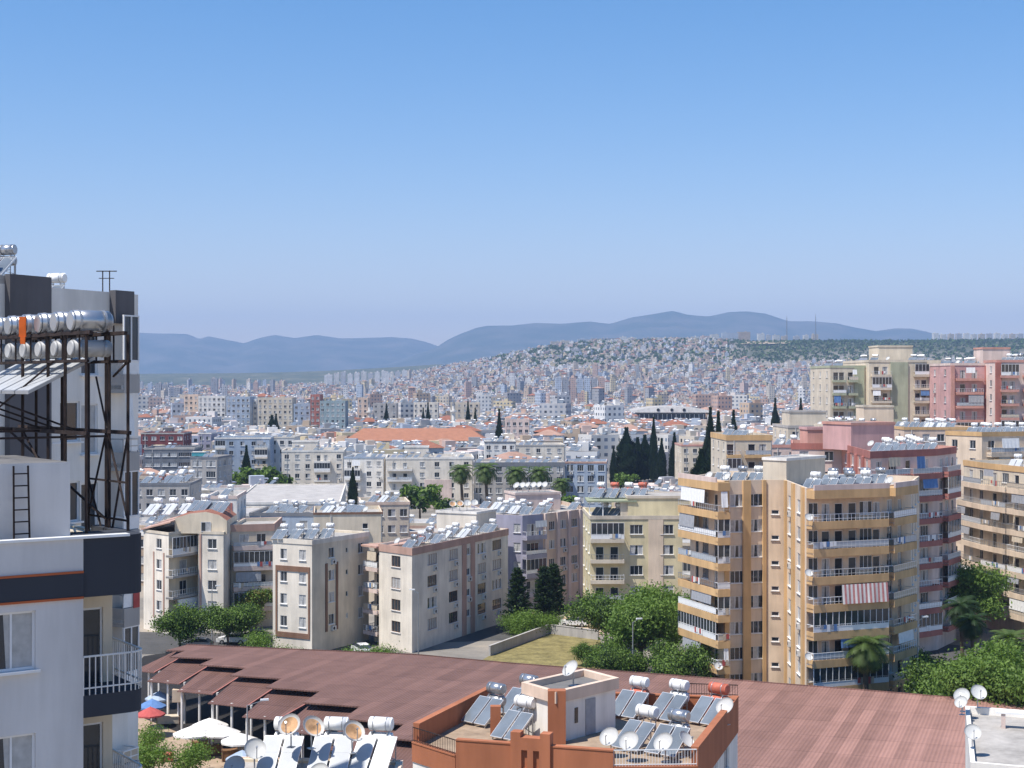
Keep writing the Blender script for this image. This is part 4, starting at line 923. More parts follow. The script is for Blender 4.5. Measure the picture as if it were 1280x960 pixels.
for (l, r), (el, er) in zip(LEDGE, EAVE):
    a, c = at(*l, 6.0), at(*r, 6.0); g, h = at(*el, 4.3), at(*er, 4.3); b = MB()
    Q = [(a[0] + 0.7, a[1] + 2.0, 5.62), (c[0] + 0.7, c[1] + 2.0, 5.62), (h[0], h[1], 4.3), (g[0], g[1], 4.3)]
    i = len(b.v); b.v += [(p[0] - rl[0], p[1] - rl[1], p[2] - dz) for dz in (0, 0.08) for p in Q]
    for q in ((3, 2, 1, 0), (4, 5, 6, 7), (0, 1, 5, 4), (1, 2, 6, 5), (2, 3, 7, 6), (3, 0, 4, 7)): b.f.append(q); b.m.append(0)
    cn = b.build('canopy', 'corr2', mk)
    b = MB(); b.bar((c[0] - rl[0], c[1] - rl[1], 5.5), (h[0] - rl[0], h[1] - rl[1], 4.35), 0.14); b.build('verge', 'p_red', cn)
    for p in (g, h, ((g[0] + h[0]) / 2, (g[1] + h[1]) / 2)):
        b = MB(); b.cyl((p[0] - rl[0] + 0.4, p[1] - rl[1] + 0.5, 0), (p[0] - rl[0] + 0.4, p[1] - rl[1] + 0.5, 4.4), 0.14, seg=10); b.build('post', 'p_white', mk)
rs = random.Random(5)
for k in range(34):
    x = rs.uniform(-30, 45); y = rs.uniform(118, 150) - 0.36 * x * 0.6
    if not inside((x, y), offset_poly(main_ccw, -1.0)): continue
    b = MB(); b.cyl((x - rl[0], y - rl[1], 0), (x - rl[0], y - rl[1], 5.8), 0.15, seg=8); b.build('post', 'p_grey', mk)

def sheet(name, pxpts, z, mat):
    b = MB(); b.poly([(*at(px, py, z), z) for px, py in pxpts]); o = b.build(name, mat); tag(o, kind='structure'); return o
M['shadefloor'] = wallmat('hall_floor_painted_shade', (0.028, 0.026, 0.025), 0.9, 0.4, 0.8)  # near-black colour paints in the shade below the market roof
M['paving'] = wallmat('plaza_paving', (0.40, 0.30, 0.21), 0.9, 0.3, 1.2); M['asphalt'] = wallmat('asphalt', (0.085, 0.083, 0.08), 0.9, 0.3, 0.6); M['drygrass'] = wallmat('dry_grass', (0.25, 0.21, 0.085), 0.95, 0.6, 0.9)
M['dirt'] = wallmat('pale_dirt', (0.42, 0.33, 0.22), 0.95, 0.3, 1.0)
sheet('market_floor_shade', [(236, 812), (900, 858), (1400, 905), (1400, 1120), (560, 1120), (480, 1060), (400, 1008), (350, 978), (303, 954), (262, 932), (222, 915), (180, 898), (140, 860), (180, 820)], 0.016, 'shadefloor')  # dark sheet: shade under roof and canopies painted onto the ground
sheet('plaza', [(100, 1010), (560, 1010), (420, 905), (260, 860), (120, 860)], 0.01, 'paving')
sheet('road', [(-100, 815), (420, 820), (470, 806), (640, 800), (760, 772), (735, 764), (640, 782), (330, 792), (-100, 786)], 0.012, 'asphalt')
sheet('field', [(560, 850), (760, 850), (750, 797), (672, 789), (640, 803)], 0.016, 'drygrass')
sheet('lane', [(690, 792), (745, 797), (770, 786), (735, 760), (716, 756)], 0.02, 'dirt')
sheet('street', [(840, 905), (1400, 905), (1400, 830), (1140, 800), (860, 850)], 0.008, 'asphalt')

# umbrellas, stalls, lamps
def umbrella_proto(mt, rad=1.85, h=2.3):
    r = proto('market_umbrella'); b = MB(); n = 8
    for k in range(n):
        a0, a1 = 2 * math.pi * k / n, 2 * math.pi * (k + 1) / n; am = (a0 + a1) / 2
        P = lambda q, a, z: (q * math.cos(a), q * math.sin(a), z)
        b.poly([P(rad, a0, h), P(rad * 0.955, am, h + 0.02), P(rad, a1, h), P(rad * 0.5, a1, h + 0.42), (0, 0, h + 0.75), P(rad * 0.5, a0, h + 0.42)])
        b.quad(P(rad, a0, h - 0.16), P(rad * 0.955, am, h - 0.14), P(rad * 0.955, am, h + 0.02), P(rad, a0, h)); b.quad(P(rad * 0.955, am, h - 0.14), P(rad, a1, h - 0.16), P(rad, a1, h), P(rad * 0.955, am, h + 0.02))
    b.build('canopy', mt, r); b = MB(); b.cyl((0, 0, 0), (0, 0, h + 0.8), 0.035, seg=8); b.build('pole', 'brown_frame', r)
    b = MB()
    for k in range(n): a = 2 * math.pi * k / n; b.bar((0, 0, h - 0.1), (rad * 0.55 * math.cos(a), rad * 0.55 * math.sin(a), h + 0.36), 0.03)
    b.build('rib', 'brown_frame', r); return r
UW, UB, UR, UP = umbrella_proto('p_white'), umbrella_proto('bluecloth', 1.5), umbrella_proto('redcloth', 1.5), umbrella_proto('p_blue', 1.5)
for i, (px, py, lab) in enumerate([(240, 913, 'large white market umbrella, leftmost of the front white ones'), (277, 912, 'large white market umbrella between the two other front ones'), (300, 922, 'large white market umbrella, rightmost, partly shaded'), (262, 903, 'white market umbrella half in shade behind the front ones')]):
    p = at(px, py, 2.6); dup(UW, (p[0], p[1], 0), i * 0.3, lab, 'white umbrellas on the market plaza')
for pr, px, py, lab in ((UP, 199, 870, 'pale blue and tan umbrella beside the market canopy'), (UB, 190, 880, 'blue market umbrella near the tower wall'), (UR, 188, 890, 'pink and red market umbrella near the tower wall'), (UP, 303, 945, 'pale blue umbrella beside the rusty-dish roof')):
    p = at(px, py, 2.5); dup(pr, (p[0], p[1], 0), 0.2, lab)
def stall(px, py, w, d, h, mt, lab, name='market_stall', cat='stall', rz=0.2):
    p = at(px, py, 0); s = empty(name, (*p, 0), rz, lab, cat, 'wooden stalls under the umbrellas')
    b = MB(); b.box(-w / 2, w / 2, -d / 2, d / 2, h - 0.08, h); b.build('counter', mt, s); b = MB(); b.box(-w / 2 + 0.06, w / 2 - 0.06, -d / 2 + 0.06, d / 2 - 0.06, 0.12, h - 0.081); b.build('skirt', mt, s)
    for sx in (-1, 1):
        for sy in (-1, 1): b = MB(); b.box(sx * (w / 2 - 0.05) - 0.04, sx * (w / 2 - 0.05) + 0.04, sy * (d / 2 - 0.05) - 0.04, sy * (d / 2 - 0.05) + 0.04, 0, h + 0.15); b.build('post', 'brown_frame', s)
M['wood'] = wallmat('brown_planks', (0.22, 0.12, 0.06), 0.8, 0.4, 3)
stall(262, 944, 2.6, 1.0, 0.9, 'wood', 'long brown wooden stall under the white umbrellas'); stall(287, 951, 1.5, 1.0, 1.1, 'wood', 'square brown wooden box stall right of the long one'); stall(250, 936, 1.5, 0.8, 0.75, 'wood', 'small wooden table below the leftmost white umbrella')
stall(210, 905, 2.4, 1.2, 0.9, 'beigecloth', 'beige covered stall beside the pink umbrella'); stall(191, 925, 1.6, 1.1, 0.8, 'p_palepink', 'pale covered table on the plaza edge'); stall(208, 952, 1.4, 1.0, 0.8, 'redcloth', 'pinkish red covered table by the green shrubs')
p = at(223, 905, 0); k = empty('post_sign', (*p, 0), 0.1, 'tan box sign on a white post at the canopy edge', 'sign'); b = MB(); b.cyl((0, 0, 0), (0, 0, 2.4), 0.12, seg=10); b.build('pole', 'white', k); b = MB(); b.box(-0.6, 0.6, -0.5, 0.5, 2.4, 3.7); b.build('panel', 'p_apricot', k)
def lamp(x, y, h, lab, arm=1.3, two=False, adir=0.3):
    l = empty('street_lamp', (x, y, 0), adir, lab, 'street lamp'); b = MB(); b.cyl((0, 0, 0), (0, 0, h), 0.10, 0.055, 9); b.build('pole', 'metal', l)
    for s in ((1, -1) if two else (1,)):
        b = MB(); b.bar((0, 0, h - 0.05), (s * arm, 0, h + 0.35), 0.06); b.build('arm', 'metal', l); b = MB(); b.box(s * arm - 0.35, s * arm + 0.35, -0.13, 0.13, h + 0.3, h + 0.44); b.build('lamp_head', 'white', l)
D = 133; lamp(wx(309, D), D, 8.2, 'grey street lamp with white head in front of the canopy steps', 1.5)
D = 165; lamp(wx(1147, D), D, 10.6, 'tall street lamp with twin heads beside the right-hand trees', 0.9, True)
D = 178; lamp(wx(791, D), D, 8.4, 'slim street lamp standing before the big leafy trees', 0.8)
D = 214; lamp(wx(265, D), D, 7.5, 'slim grey street lamp before the gabled beige block', 0.8)
D = 196; lamp(wx(523, D), D, 9.4, 'slim street lamp against the pale corner block', 0.8, False, 3.1)

# trees
def tr(pr, px, py_base, D, sc, lab, rz=None, dz=0):
    o = dup(pr, (wx(px, D), D, dz), rnd.random() * 6.28 if rz is None else rz, lab, None, sc); return o
tr(TR[0], 802, 0, 186, 1.32, 'big leafy tree at the middle of the clump beyond the market roof'); tr(TR[1], 757, 0, 207, 1.15, 'rounded tree behind the clump, nearest the parked white car')
tr(TR[0], 838, 0, 196, 1.2, 'tall leafy tree of the clump, against the yellow block'); tr(TR[1], 848, 0, 175, 0.95, 'leafy tree at the clump edge beside the yellow block'); tr(TR[1], 770, 0, 178, 0.85, 'lower leafy tree at the clump edge beside the dry grass')
tr(TR[2], 730, 0, 196, 0.5, 'small bush-like tree on the dry grass edge')
tr(PI_[0], 647, 0, 224, 1.03, 'dark conifer close beside the pale corner block'); tr(PI_[1], 680, 0, 229, 1.1, 'dark conifer, taller of the two before the tan pilaster block'); tr(PI_[1], 692, 0, 231, 1.12, 'dark conifer before the tan pilaster block entrance', 2.0)
for k, (px, D, s) in enumerate([(655, 219, 1.3), (668, 220, 1.2), (686, 222, 1.0), (640, 221, 1.0)]): tr(BUSH, px, 0, D, s, 'green shrub along the garden wall by the dry grass').__setitem__('group', 'shrubs along the garden wall')
tr(TR[2], 225, 0, 206, 1.05, 'dark tree before the gabled beige block entrance'); tr(TR[1], 285, 0, 208, 0.92, 'broad dark tree right of the gabled beige block'); tr(TR[2], 306, 0, 214, 0.9, 'dark tree between the gabled block and the brown framed one'); tr(TROL, 318, 0, 226, 0.8, 'yellow green tree beside the brick coloured terraces')
for k, (px, D, s) in enumerate([(355, 196, 0.9), (372, 196, 0.8), (440, 193, 1.0), (465, 192, 1.1), (482, 191, 1.2), (325, 203, 1.2), (395, 195, 0.7)]): tr(BUSH, px, 0, D, s, 'bright green shrub at the foot of the pale blocks').__setitem__('group', 'shrubs behind the market roof')
for px, D, s, l in ((240, 141, 1.1, 'bright green shrub on the plaza before the wooden stalls'), (184, 140, 1.2, 'dark green shrub beside the navy balcony'), (188, 150, 0.9, 'small green shrub on the plaza beside the tower')): tr(BUSH, px, 0, D, s, l)
tr(PA[0], 1081, 0, 160, 1.36, 'fan palm in front of the yellow block balconies'); tr(PA[1], 1203, 0, 190, 1.1, 'dark palm before the red block, leftmost of the palms there'); tr(PA[0], 1266, 0, 168, 1.25, 'pale palm rising behind the right-hand trees'); tr(PA[1], 1215, 0, 186, 0.95, 'dark palm close behind the first one')
tr(TR[0], 1222, 0, 150, 1.25, 'broad dark tree right of the twin street lamp'); tr(TR[1], 1185, 0, 156, 1.1, 'lower tree immediately beside the twin street lamp'); tr(TR[0], 1262, 0, 146, 1.1, 'broad tree at the market roof, far right of the row'); tr(TR[1], 1290, 0, 160, 1.3, 'leafy tree in front of the yellow sunlit block', 1.0); tr(TR[0], 1204, 0, 215, 1.35, 'tall tree in the gap between red and yellow blocks'); tr(TR[2], 1165, 0, 170, 1.0, 'dark tree at the red block entrance')
tr(TR[2], 1140, 0, 178, 0.9, 'small dark tree behind the twin street lamp')
# cars, walls
def car(k, px, D, rz, lab): dup(CAR[k], (wx(px, D), D, 0.02), rz, lab, 'parked cars')
car('white', 291, 213, 1.5, 'white parked car beside the dark trees of the gabled block'); car('white', 717, 228, 1.45, 'white parked car on the sunlit lane above the dry grass'); car('silver', 1142, 163, 1.5, 'car in the shade below the red block'); car('silver', 872, 168, 1.4, 'silver parked car at the foot of the yellow block'); car('silver', 318, 216, 1.6, 'silver parked car behind the white one')
for i, (k, px, D, rz, lab) in enumerate([('silver', 246, 209, 1.5, 'silver parked car nearest the slim lamp before the gabled block'), ('white', 452, 205, 0.4, 'white car parked between the two pale blocks'), ('white', 1128, 170, 1.4, 'white car in the shade at the red block entrance'), ('silver', 736, 232, 1.5, 'silver car further along the sunlit lane'), ('white', 897, 166, 1.35, 'white car at the foot of the ochre pilasters')]): car(k, px, D, rz, lab)
def wall_thing(pts, z1, lab, mt='p_grey', name='garden_wall'):
    c = pts[0]; b = MB()
    for a, d in zip(pts, pts[1:]):
        fr, L = edge_frame((c[0], c[1], 0), a, d, 0); b.box(0, L, -0.12, 0.12, 0, z1, 0, fr); b.box(-0.02, L + 0.02, -0.17, 0.17, z1, z1 + 0.08, 0, fr)
    tag(b.build(name, mt, loc=(c[0], c[1], 0)), lab, 'wall')
wall_thing([at(612, 820, 0), at(686, 792, 0), at(748, 800, 0)], 1.3, 'low grey wall around the dry grass plot', 'p_grey'); wall_thing([at(640, 787, 0), at(700, 768, 0)], 1.4, 'low tan wall before the conifers', 'p_tan')

# ------------------------------------------------------------------ named middle-distance blocks
def keep(px0, px1, D, pyb): KEEP.append((px0, px1, D, pyb))
def spots_on(poly, z, n0, rs, kinds=None, rows=1, inset=2.2):
    """places for heaters on a roof, in rows along its first edge"""
    a, b = poly[0], poly[1]; out = []
    return out
ROOFJOBS = []     # (D, where, spots, scale)
def roofrow(where, poly, z, count, dish=0, rs=None, sc=1.0, avoid=None, rz=0, inset=1.6):
    rs = rs or rnd; inn = offset_poly(poly, -inset); xs = [p[0] for p in poly]; ys = [p[1] for p in poly]; got = []; tries = 0
    st_ = 2.5 * sc; ax, ay = math.cos(SR + rz), math.sin(SR + rz)
    cx, cy = sum(xs) / len(xs), sum(ys) / len(ys); cand = []
    for i in range(-16, 17):
        for j in range(-8, 9):
            p = (cx + ax * st_ * i - ay * 4.2 * sc * j, cy + ay * st_ * i + ax * 4.2 * sc * j)
            if inside(p, inn) and not (avoid and any(math.hypot(p[0] - q[0], p[1] - q[1]) < q[2] for q in avoid)): cand.append(p)
    cand.sort(key=lambda p: p[1]); cand = cand[:max(count + 2, int(count * 1.3))]; rs.shuffle(cand)
    hs = [(p[0], p[1], z, None) for p in cand[:count]]; rest = cand[count:]
    if hs: ROOFJOBS.append((cy, where, hs, sc, rz))
    ds = []
    for k in range(dish):
        for _ in range(30):
            p = (rs.uniform(min(xs), max(xs)), rs.uniform(min(ys), max(ys)))
            if inside(p, inn) and all(math.hypot(p[0] - h[0], p[1] - h[1]) > 1.6 for h in hs + ds): ds.append((p[0], p[1], z)); break
    if ds: dishes(where, ds, rs)

def g_win(n, w=1.3, h=1.4, sill=0.9, lo=0.0, hi=1.0): return [(lerp(lo, hi, (k + 0.5) / n), w, h, sill) for k in range(n)]

M['fadedred'] = plain('faded_red_cloth', (0.52, 0.22, 0.20), 0.9, 0, 0.1)
# yellow block with ochre pilasters
P = [(21.0, 181), (23.9, 172.5), (28.64, 174.0), (30.9, 173.5), (30.67, 160), (39.45, 163.6), (44.0, 169.5), (48, 181), (27, 192)]
yb = new_building('apricot block with ochre pilasters and balconies, tallest in the middle right', P, 0)
zf = [21.35 - 2.875 * k for k in range(7)] + [1.1]
OB = dict(bm='p_ochre', sm='p_yellow', rh=1.15, band=(-0.42, 0.4), awn=0.3, glaze=0.08, wash=0.55)
volume(yb, P, 0, 25.15, {
    0: dict(m=0, win=[(0.2, 0.9, 2.1, 0.02), (0.45, 1.6, 1.4, 0.85), (0.75, 0.9, 2.1, 0.02)], bal=[(-0.02, 1.08, 1.5, dict(OB, awn=0.5))]),
    1: dict(win=[(0.31, 1.75, 1.4, 0.85), (0.78, 1.75, 1.4, 0.85)], pil=[(0.03, 0.5, 0.28, 'p_ochre'), (0.53, 0.95, 0.28, 'p_ochre'), (0.97, 0.4, 0.28, 'p_ochre')], bal=[(-0.30, 0.0, 1.4, dict(OB))]),
    2: dict(m=1, win=[(0.5, 0.85, 0.5, -0.1, 'glass')]),
    3: dict(win=[(0.22, 2.1, 1.4, 0.85), (0.66, 2.1, 1.4, 0.85)], pil=[(0.05, 0.8, 0.25, 'p_ochre'), (0.43, 1.4, 0.25, 'p_ochre'), (0.88, 1.2, 0.25, 'p_ochre')], ac=0.15),
    4: dict(win=[(0.09, 1.2, 1.4, 0.85), (0.25, 1.0, 2.1, 0.02), (0.42, 1.0, 2.1, 0.02, 'open'), (0.6, 1.0, 2.1, 0.02, 'glass'), (0.78, 1.6, 1.4, 0.85), (0.92, 0.9, 2.1, 0.02)], bal=[(0.0, 0.985, 1.35, dict(OB))], m=1),
    5: dict(win=[(0.25, 1.4, 1.4, 0.85), (0.6, 1.0, 2.1, 0.02)], bal=[(0.0, 0.8, 1.35, dict(OB))], m=1),
    6: dict(win=g_win(3))}, 'p_yellow', None, zf=zf, par=0.75, wall2='p_apricot')
b = MB(); rl = yb.location
tp = [(30.0, 176.4), (30.9, 173.6), (38.8, 178.6), (36.3, 183.5), (29.2, 180)]
tp = [(28.75, 176.0), (31.0, 173.55), (36.8, 180.5), (34.2, 183)]
b.prism([(p[0] - rl[0], p[1] - rl[1]) for p in tp], 24.0, 27.5, 0, 1); tw = b.build('stair_tower', ['p_beige', 'concrete'], yb)
b = MB(); ring(b, [(p[0] - rl[0], p[1] - rl[1]) for p in tp], 0.1, -0.1, 27.3, 27.62); b.build('coping', 'p_white', tw)
for i, z0 in ((4, 24.1), (5, 24.1), (0, 24.1)):       # deep ochre eaves band
    a, c = P[i], P[i + 1]; fr, L = edge_frame(rl, a, c, 0); b = MB(); lo, hi = ((-0.02, 1.08) if i == 0 else (0.0, 0.985 if i == 4 else 0.8)); b.box(lo * L, hi * L, 0.003, 1.5, z0, 25.0, 0, fr); b.box(lo * L, hi * L, 1.3, 1.5, 25.0, 25.55, 1, fr); b.build('eaves', ['p_ochre', 'p_palepink'], yb)
fr, L = edge_frame(rl, P[1], P[2], 0); b = MB(); b.box(-0.30 * L, 0, 0.003, 1.4, 24.1, 25.0, 0, fr); b.build('eaves', 'p_ochre', yb)
fr, L = edge_frame(rl, P[4], P[5], 0); b = MB(); o, uu, nn = fr      # the red and white striped awning on the fourth floor
for k in range(22):
    x0 = 0.36 * L + k * 0.26; z1, z0 = zf[3] + 2.35, zf[3] + 0.35
    q = lambda x, d, z: (o[0] + uu[0] * x + nn[0] * d, o[1] + uu[1] * x + nn[1] * d, z)
    b.quad(q(x0, 1.42, z1), q(x0 + 0.26, 1.42, z1), q(x0 + 0.26, 1.62 + 0.04 * math.sin(k + 1), z0), q(x0, 1.62 + 0.04 * math.sin(k), z0), k % 2)
tag(b.build('awning', ['p_white', 'fadedred'], yb), 'red and white striped awning')
b = MB(); b.box(0.05 * L, 0.5 * L, 1.37, 1.45, 3.55, 3.95, 0, fr); b.build('shop_fascia', 'p_orange_line', yb)
YW = 'the apricot block roof'
hs = [(24.2 + 1.9 * k, 177.0 - 0.2 * k, 24.45, ['white', 'steel', 'white'][k % 3]) for k in range(3)] + [(32.2 + 2.05 * k, 164.8 + 1.05 * k, 24.45, ['white', 'white', 'steel', 'white', 'steel', 'white', 'white'][k]) for k in range(4)] + [(35.6 + 1.9 * k, 172.2 + 0.4 * k, 24.45, 'steel') for k in range(4)]
ROOFJOBS.append((172, YW, hs, 1.0, 0.1)); dishes(YW, [(22.9, 177.6, 24.45), (24.6, 175, 24.45), (41.5, 168.5, 24.45), (33.5, 170.5, 24.45)], random.Random(4))
fr, L = edge_frame((0, 0, 0), P[4], P[5], 0)
dishes('the apricot block balconies', [(30.55, 158.55, z, 'white', 0.85, 0.3) for z in (21.4, 15.65, 7.0)] + [(22.9, 171.0, 3.6, 'white', 1.0, 0.2)], random.Random(1))
keep(845, 1145, 160, 870)

# red and pink block behind it
P = [(41.5, 228), (48.6, 226.5), (46.7, 200), (57.6, 208), (62.3, 215.5), (54, 240), (44, 242)]
rd = new_building('brick red block with banded balconies, right behind the apricot block', P, 0)
RB = dict(bm='p_red', sm='p_palepink', rh=1.1, band=(-0.4, 0.35), awn=0.25, glaze=0.3, wash=0.3)
zr = [23.75 - 3.0 * k for k in range(8)]
volume(rd, P, 0, 27.2, {0: dict(win=g_win(2), m=1), 1: dict(win=[(0.18, 2, 1.4, .85), (0.42, 2, 1.4, .85), (0.66, 2, 1.4, .85), (0.88, 1.6, 1.4, .85)], pil=[(0.3, 1.6, 0.3, 'p_red'), (0.55, 1.6, 0.3, 'p_red'), (0.78, 1.6, 0.3, 'p_red')], m=0),
    2: dict(win=[(0.12, 1.2, 2.1, .02), (0.32, 1.6, 1.4, .85), (0.55, 1.0, 2.1, .02), (0.8, 1.6, 1.4, .85)], bal=[(0.0, 0.46, 1.4, RB), (0.49, 0.93, 1.6, RB)], m=1), 3: dict(win=[(0.2, 1.4, 2.1, .02), (0.5, 1.6, 1.4, .85), (0.8, 1, 2.1, .02)], bal=[(0.12, 0.8, 1.2, RB)], m=1)}, 'p_salmon', 'p_red', zf=zr, par=0.7, trim_h=0.9, wall2='p_palepink')
add_box(rd, 50.5, 224, 7.5, 7, 26.5, 30.4, 'p_pink', 0.4, roof='concrete', trim='p_salmon'); add_box(rd, 46, 232, 4, 4, 26.5, 29.4, 'p_salmon', 0.1, trim='p_pink')
roofrow('the brick red block roof', P, 26.55, 12, 3, random.Random(11), 1.0, [(50.5, 224, 6), (46, 232, 4)])
keep(985, 1205, 200, 850)
# annexes of pink walls before it
P = [(46.3, 190), (50.5, 189), (51.5, 196), (47.2, 197)]
# sunlit yellow block at the right edge
P = [(69.4, 236), (70.2, 226), (73.4, 211), (90, 217), (88, 240)]
rg = new_building('sunlit pale yellow block with cluttered white balconies at the right edge', P, 0)
YB = dict(bm='p_yellow', sm='p_white', rh=1.15, band=(-0.4, 0.35), awn=0.6, glaze=0.06, wash=0.7)
volume(rg, P, 0, 24.3, {0: dict(win=[(0.3, 1.4, 2.1, .02), (0.7, 1.4, 1.4, .85)], bal=[(0.0, 1.0, 1.3, YB)]), 1: dict(win=[(0.1, 1.2, 2.1, .02), (0.3, 1.8, 1.4, .85), (0.5, 1.2, 2.1, .02), (0.7, 1.8, 1.4, .85), (0.9, 1.2, 2.1, .02)], bal=[(0.0, 0.45, 1.4, YB), (0.48, 1.0, 1.4, YB)])}, 'p_beige', 'p_ochre', par=0.7, zf=[20.9 - 2.95 * k for k in range(7)], trim_h=0.8)
roofrow('the sunlit yellow block roof', P, 23.65, 10, 3, random.Random(12), 1.0); keep(1205, 1300, 211, 800)
P = [(74, 262), (78, 255), (96, 262), (92, 278)]
r2 = new_building('second pale yellow block just behind the sunlit one at the right edge', P, 0)
volume(r2, P, 0, 28.0, {0: dict(win=g_win(2)), 1: dict(win=g_win(5), bal=[(0.05, 0.5, 1.3, YB), (0.55, 0.97, 1.3, YB)])}, 'p_yellow', 'p_ochre', par=0.7); roofrow('the second yellow block roof', P, 27.35, 8, 2, random.Random(13)); keep(1205, 1300, 255, 560)
# pale corner block (brown framed windows, pink band)
L_, C_, R_ = at(473.7, 680, 14), at(515, 685.5, 14), at(635, 661, 14); X_ = (L_[0] + R_[0] - C_[0] - 1, L_[1] + R_[1] - C_[1])
P = [L_, C_, R_, X_]
pc = new_building('pale corner block with pinkish brown cornice and brown framed windows', P, 0)
BW = ('brown', 'browncurtain', 'brown', 'browncurtain', 'half'); zp = [10.35 - 2.95 * k for k in range(4)]
volume(pc, P, 0, 14.0, {0: dict(win=[(0.52, 2.0, 1.5, .85)], var=BW, ac=0.25), 1: dict(win=[(0.17, 2.6, 1.5, .85), (0.36, 2.6, 1.5, .85), (0.585, 1.1, 0.9, 1.0, 'dark'), (0.74, 2.6, 1.5, .85), (0.9, 2.9, 1.5, .85)] if False else [(0.19, 2.7, 1.5, .85), (0.40, 2.7, 1.5, .85), (0.555, 1.0, 1.0, 1.1, 'glass'), (0.70, 2.7, 1.5, .85), (0.87, 3.1, 1.5, .85)], var=BW, ac=0.75, pil=[(0.555, 4.2, 0.06, 'p_pinkbrown', 0, 9)] if False else [(0.51, 1.3, 0.12, 'p_pinkbrown'), (0.60, 1.3, 0.12, 'p_pinkbrown')]),
    3: dict(win=[(0.3, 1.2, 2.1, .02), (0.6, 1.2, 2.1, .02), (0.85, 1.2, 1.4, .8)], bal=[(0.62, 0.97, 2.6, dict(bm='p_palepink', sm='p_palepink', rh=1.1, band=(-0.2, 0.25), awn=0.2, wash=0.8, glaze=0.1))])}, 'p_offwhite', 'p_pinkbrown', zf=zp, par=0.75, trim_h=0.95)
fr, L = edge_frame(pc.location, L_, C_, 0)      # balconies on the left end
for k, z in enumerate(zp): balcony(pc, fr, -3.4, -0.15, 0.25, z, 2.95, dict(bm='p_palepink', sm='p_palepink', rh=1.1, band=(-0.22, 0.3), awn=0.3, glaze=0.0, wash=0.9), rnd)
b = MB(); b.box(-3.3, -0.05, -9, -1.6, 0, 13.6, 0, fr); o_ = b.build('balcony_bay', 'p_cream', pc)
b = MB(); b.box(-3.7, 0.05, -8, 0.5, 13.45, 13.7, 0, fr); b.build('bay_roof', 'p_pinkbrown', o_)
for z in zp:
    b = MB(); b.box(-2.6, -1.6, -1.599, -1.56, z, z + 2.1, 0, fr); b.build('door', 'dark', o_)
q = at(578, 665, 13.3); add_box(pc, q[0] + 0.5, q[1] + 4, 6.5, 7, 13.2, 16.3, 'p_offwhite', 1.1, trim='p_white')
roofrow('the pale corner block roof', P, 13.35, 9, 2, random.Random(14), 1.0, [(q[0] + 0.5, q[1] + 4, 5.5)]); dishes('the pale corner stair tower', [(q[0] + dx, q[1] + 3 + dx * 0.8, 16.35, 'rust' if dx < 0 else 'white', 1.15, 0.2) for dx in (-1.6, -0.5, 0.6, 1.7)]); keep(440, 640, 206, 820)
# cream block with brown framed panel
L_, C_, R_ = at(341, 672.5, 15.2), at(390, 675.5, 15.2), at(461, 664.8, 15.2); P = [L_, C_, R_, (L_[0] + R_[0] - C_[0], L_[1] + R_[1] - C_[1])]
cb_ = new_building('cream block with a brown framed panel of windows on its pale end', P, 0)
volume(cb_, P, 0, 15.2, {0: dict(win=[(0.28, 1.1, 1.4, .85), (0.76, 1.1, 1.4, .85)], pil=[(0.1, 0.28, 0.1, 'p_brown', 2.6, 11.5), (0.93, 0.28, 0.1, 'p_brown', 2.6, 11.5)], m=1), 1: dict(win=[(0.33, 1.3, 1.4, .85), (0.6, 0.5, 0.7, 1.2), (0.85, 1.2, 1.4, .85)], pil=[(0.24, 0.5, 0.1, 'p_brown', 2.6, 11.8), (0.42, 0.5, 0.1, 'p_brown', 2.6, 11.8)], ac=0.1), 3: {}}, 'p_cream', 'p_offwhite', zf=[11.6 - 3.0 * k for k in range(4)], par=0.3, trim_h=0.6, wall2='p_offwhite')
fr, L = edge_frame(cb_.location, L_, C_, 0); b = MB(); b.box(0.08 * L, 0.95 * L, 0.003, 0.11, 10.9, 11.6, 0, fr); b.box(0.08 * L, 0.95 * L, 0.003, 0.11, 2.0, 2.7, 0, fr); b.build('panel_frame', 'p_brown', cb_)
ROOFJOBS.append((208, 'the brown framed block roof', [(-31.3 + 2.05 * k, 207.6 + 0.35 * k, 14.95, 'white') for k in range(4)], 1.0, 0.25)); keep(338, 475, 205, 810)
# gabled beige block, left
P = [(-54.2, 226), (-49.4, 221), (-46.4, 226.5), (-45.5, 223), (-41.7, 222), (-41.0, 240), (-52, 243)]
gb = new_building('gabled beige block with brown strips and dark trees at its foot', P, 0)
GB = dict(bm='p_grey', sm='p_grey', rh=1.05, band=(-0.2, 0.15), awn=0.25, glaze=0.1)
volume(gb, P, 0, 14.6, {0: dict(win=[(0.62, 1.4, 1.4, .85)], pil=[(0.42, 0.25, 0.12, 'p_pinkbrown', 2, 11.6), (0.82, 0.25, 0.12, 'p_pinkbrown', 2, 11.6)]), 1: dict(win=[(0.5, 1.6, 2.1, .02)], bal=[(-0.1, 1.0, 1.3, GB)], m=1), 2: dict(m=1, win=[(.5, 1.2, 2.1, .02)]), 3: dict(win=[(0.55, 1.4, 1.4, .85)], pil=[(0.08, 0.3, 0.12, 'p_pinkbrown')]), 4: {}}, 'p_offwhite', 'p_beige', par=0.4, zf=[11.3 - 3.0 * k for k in range(4)], trim_h=0.35, wall2='p_cream')
rl = gb.location; b = MB()     # barrel-gabled upper wall
A0, A1 = (-49.0, 223.2), (-41.3, 222.6); arch = [(0, 0), (0, 2.2), (0.3, 2.9), (0.6, 3.15), (0.85, 2.7), (1, 1.9), (1, 0)]
n = len(arch)
for d in (0, 11):
    b.v += [(lerp(A0[0], A1[0], t) - rl[0] - d * 0.05, lerp(A0[1], A1[1], t) - rl[1] + d, 14.3 + h) for t, h in arch]
for k in range(n): b.f.append((k, k + n, (k + 1) % n + n, (k + 1) % n)); b.m.append(1 if 0 < k < 5 else 0)
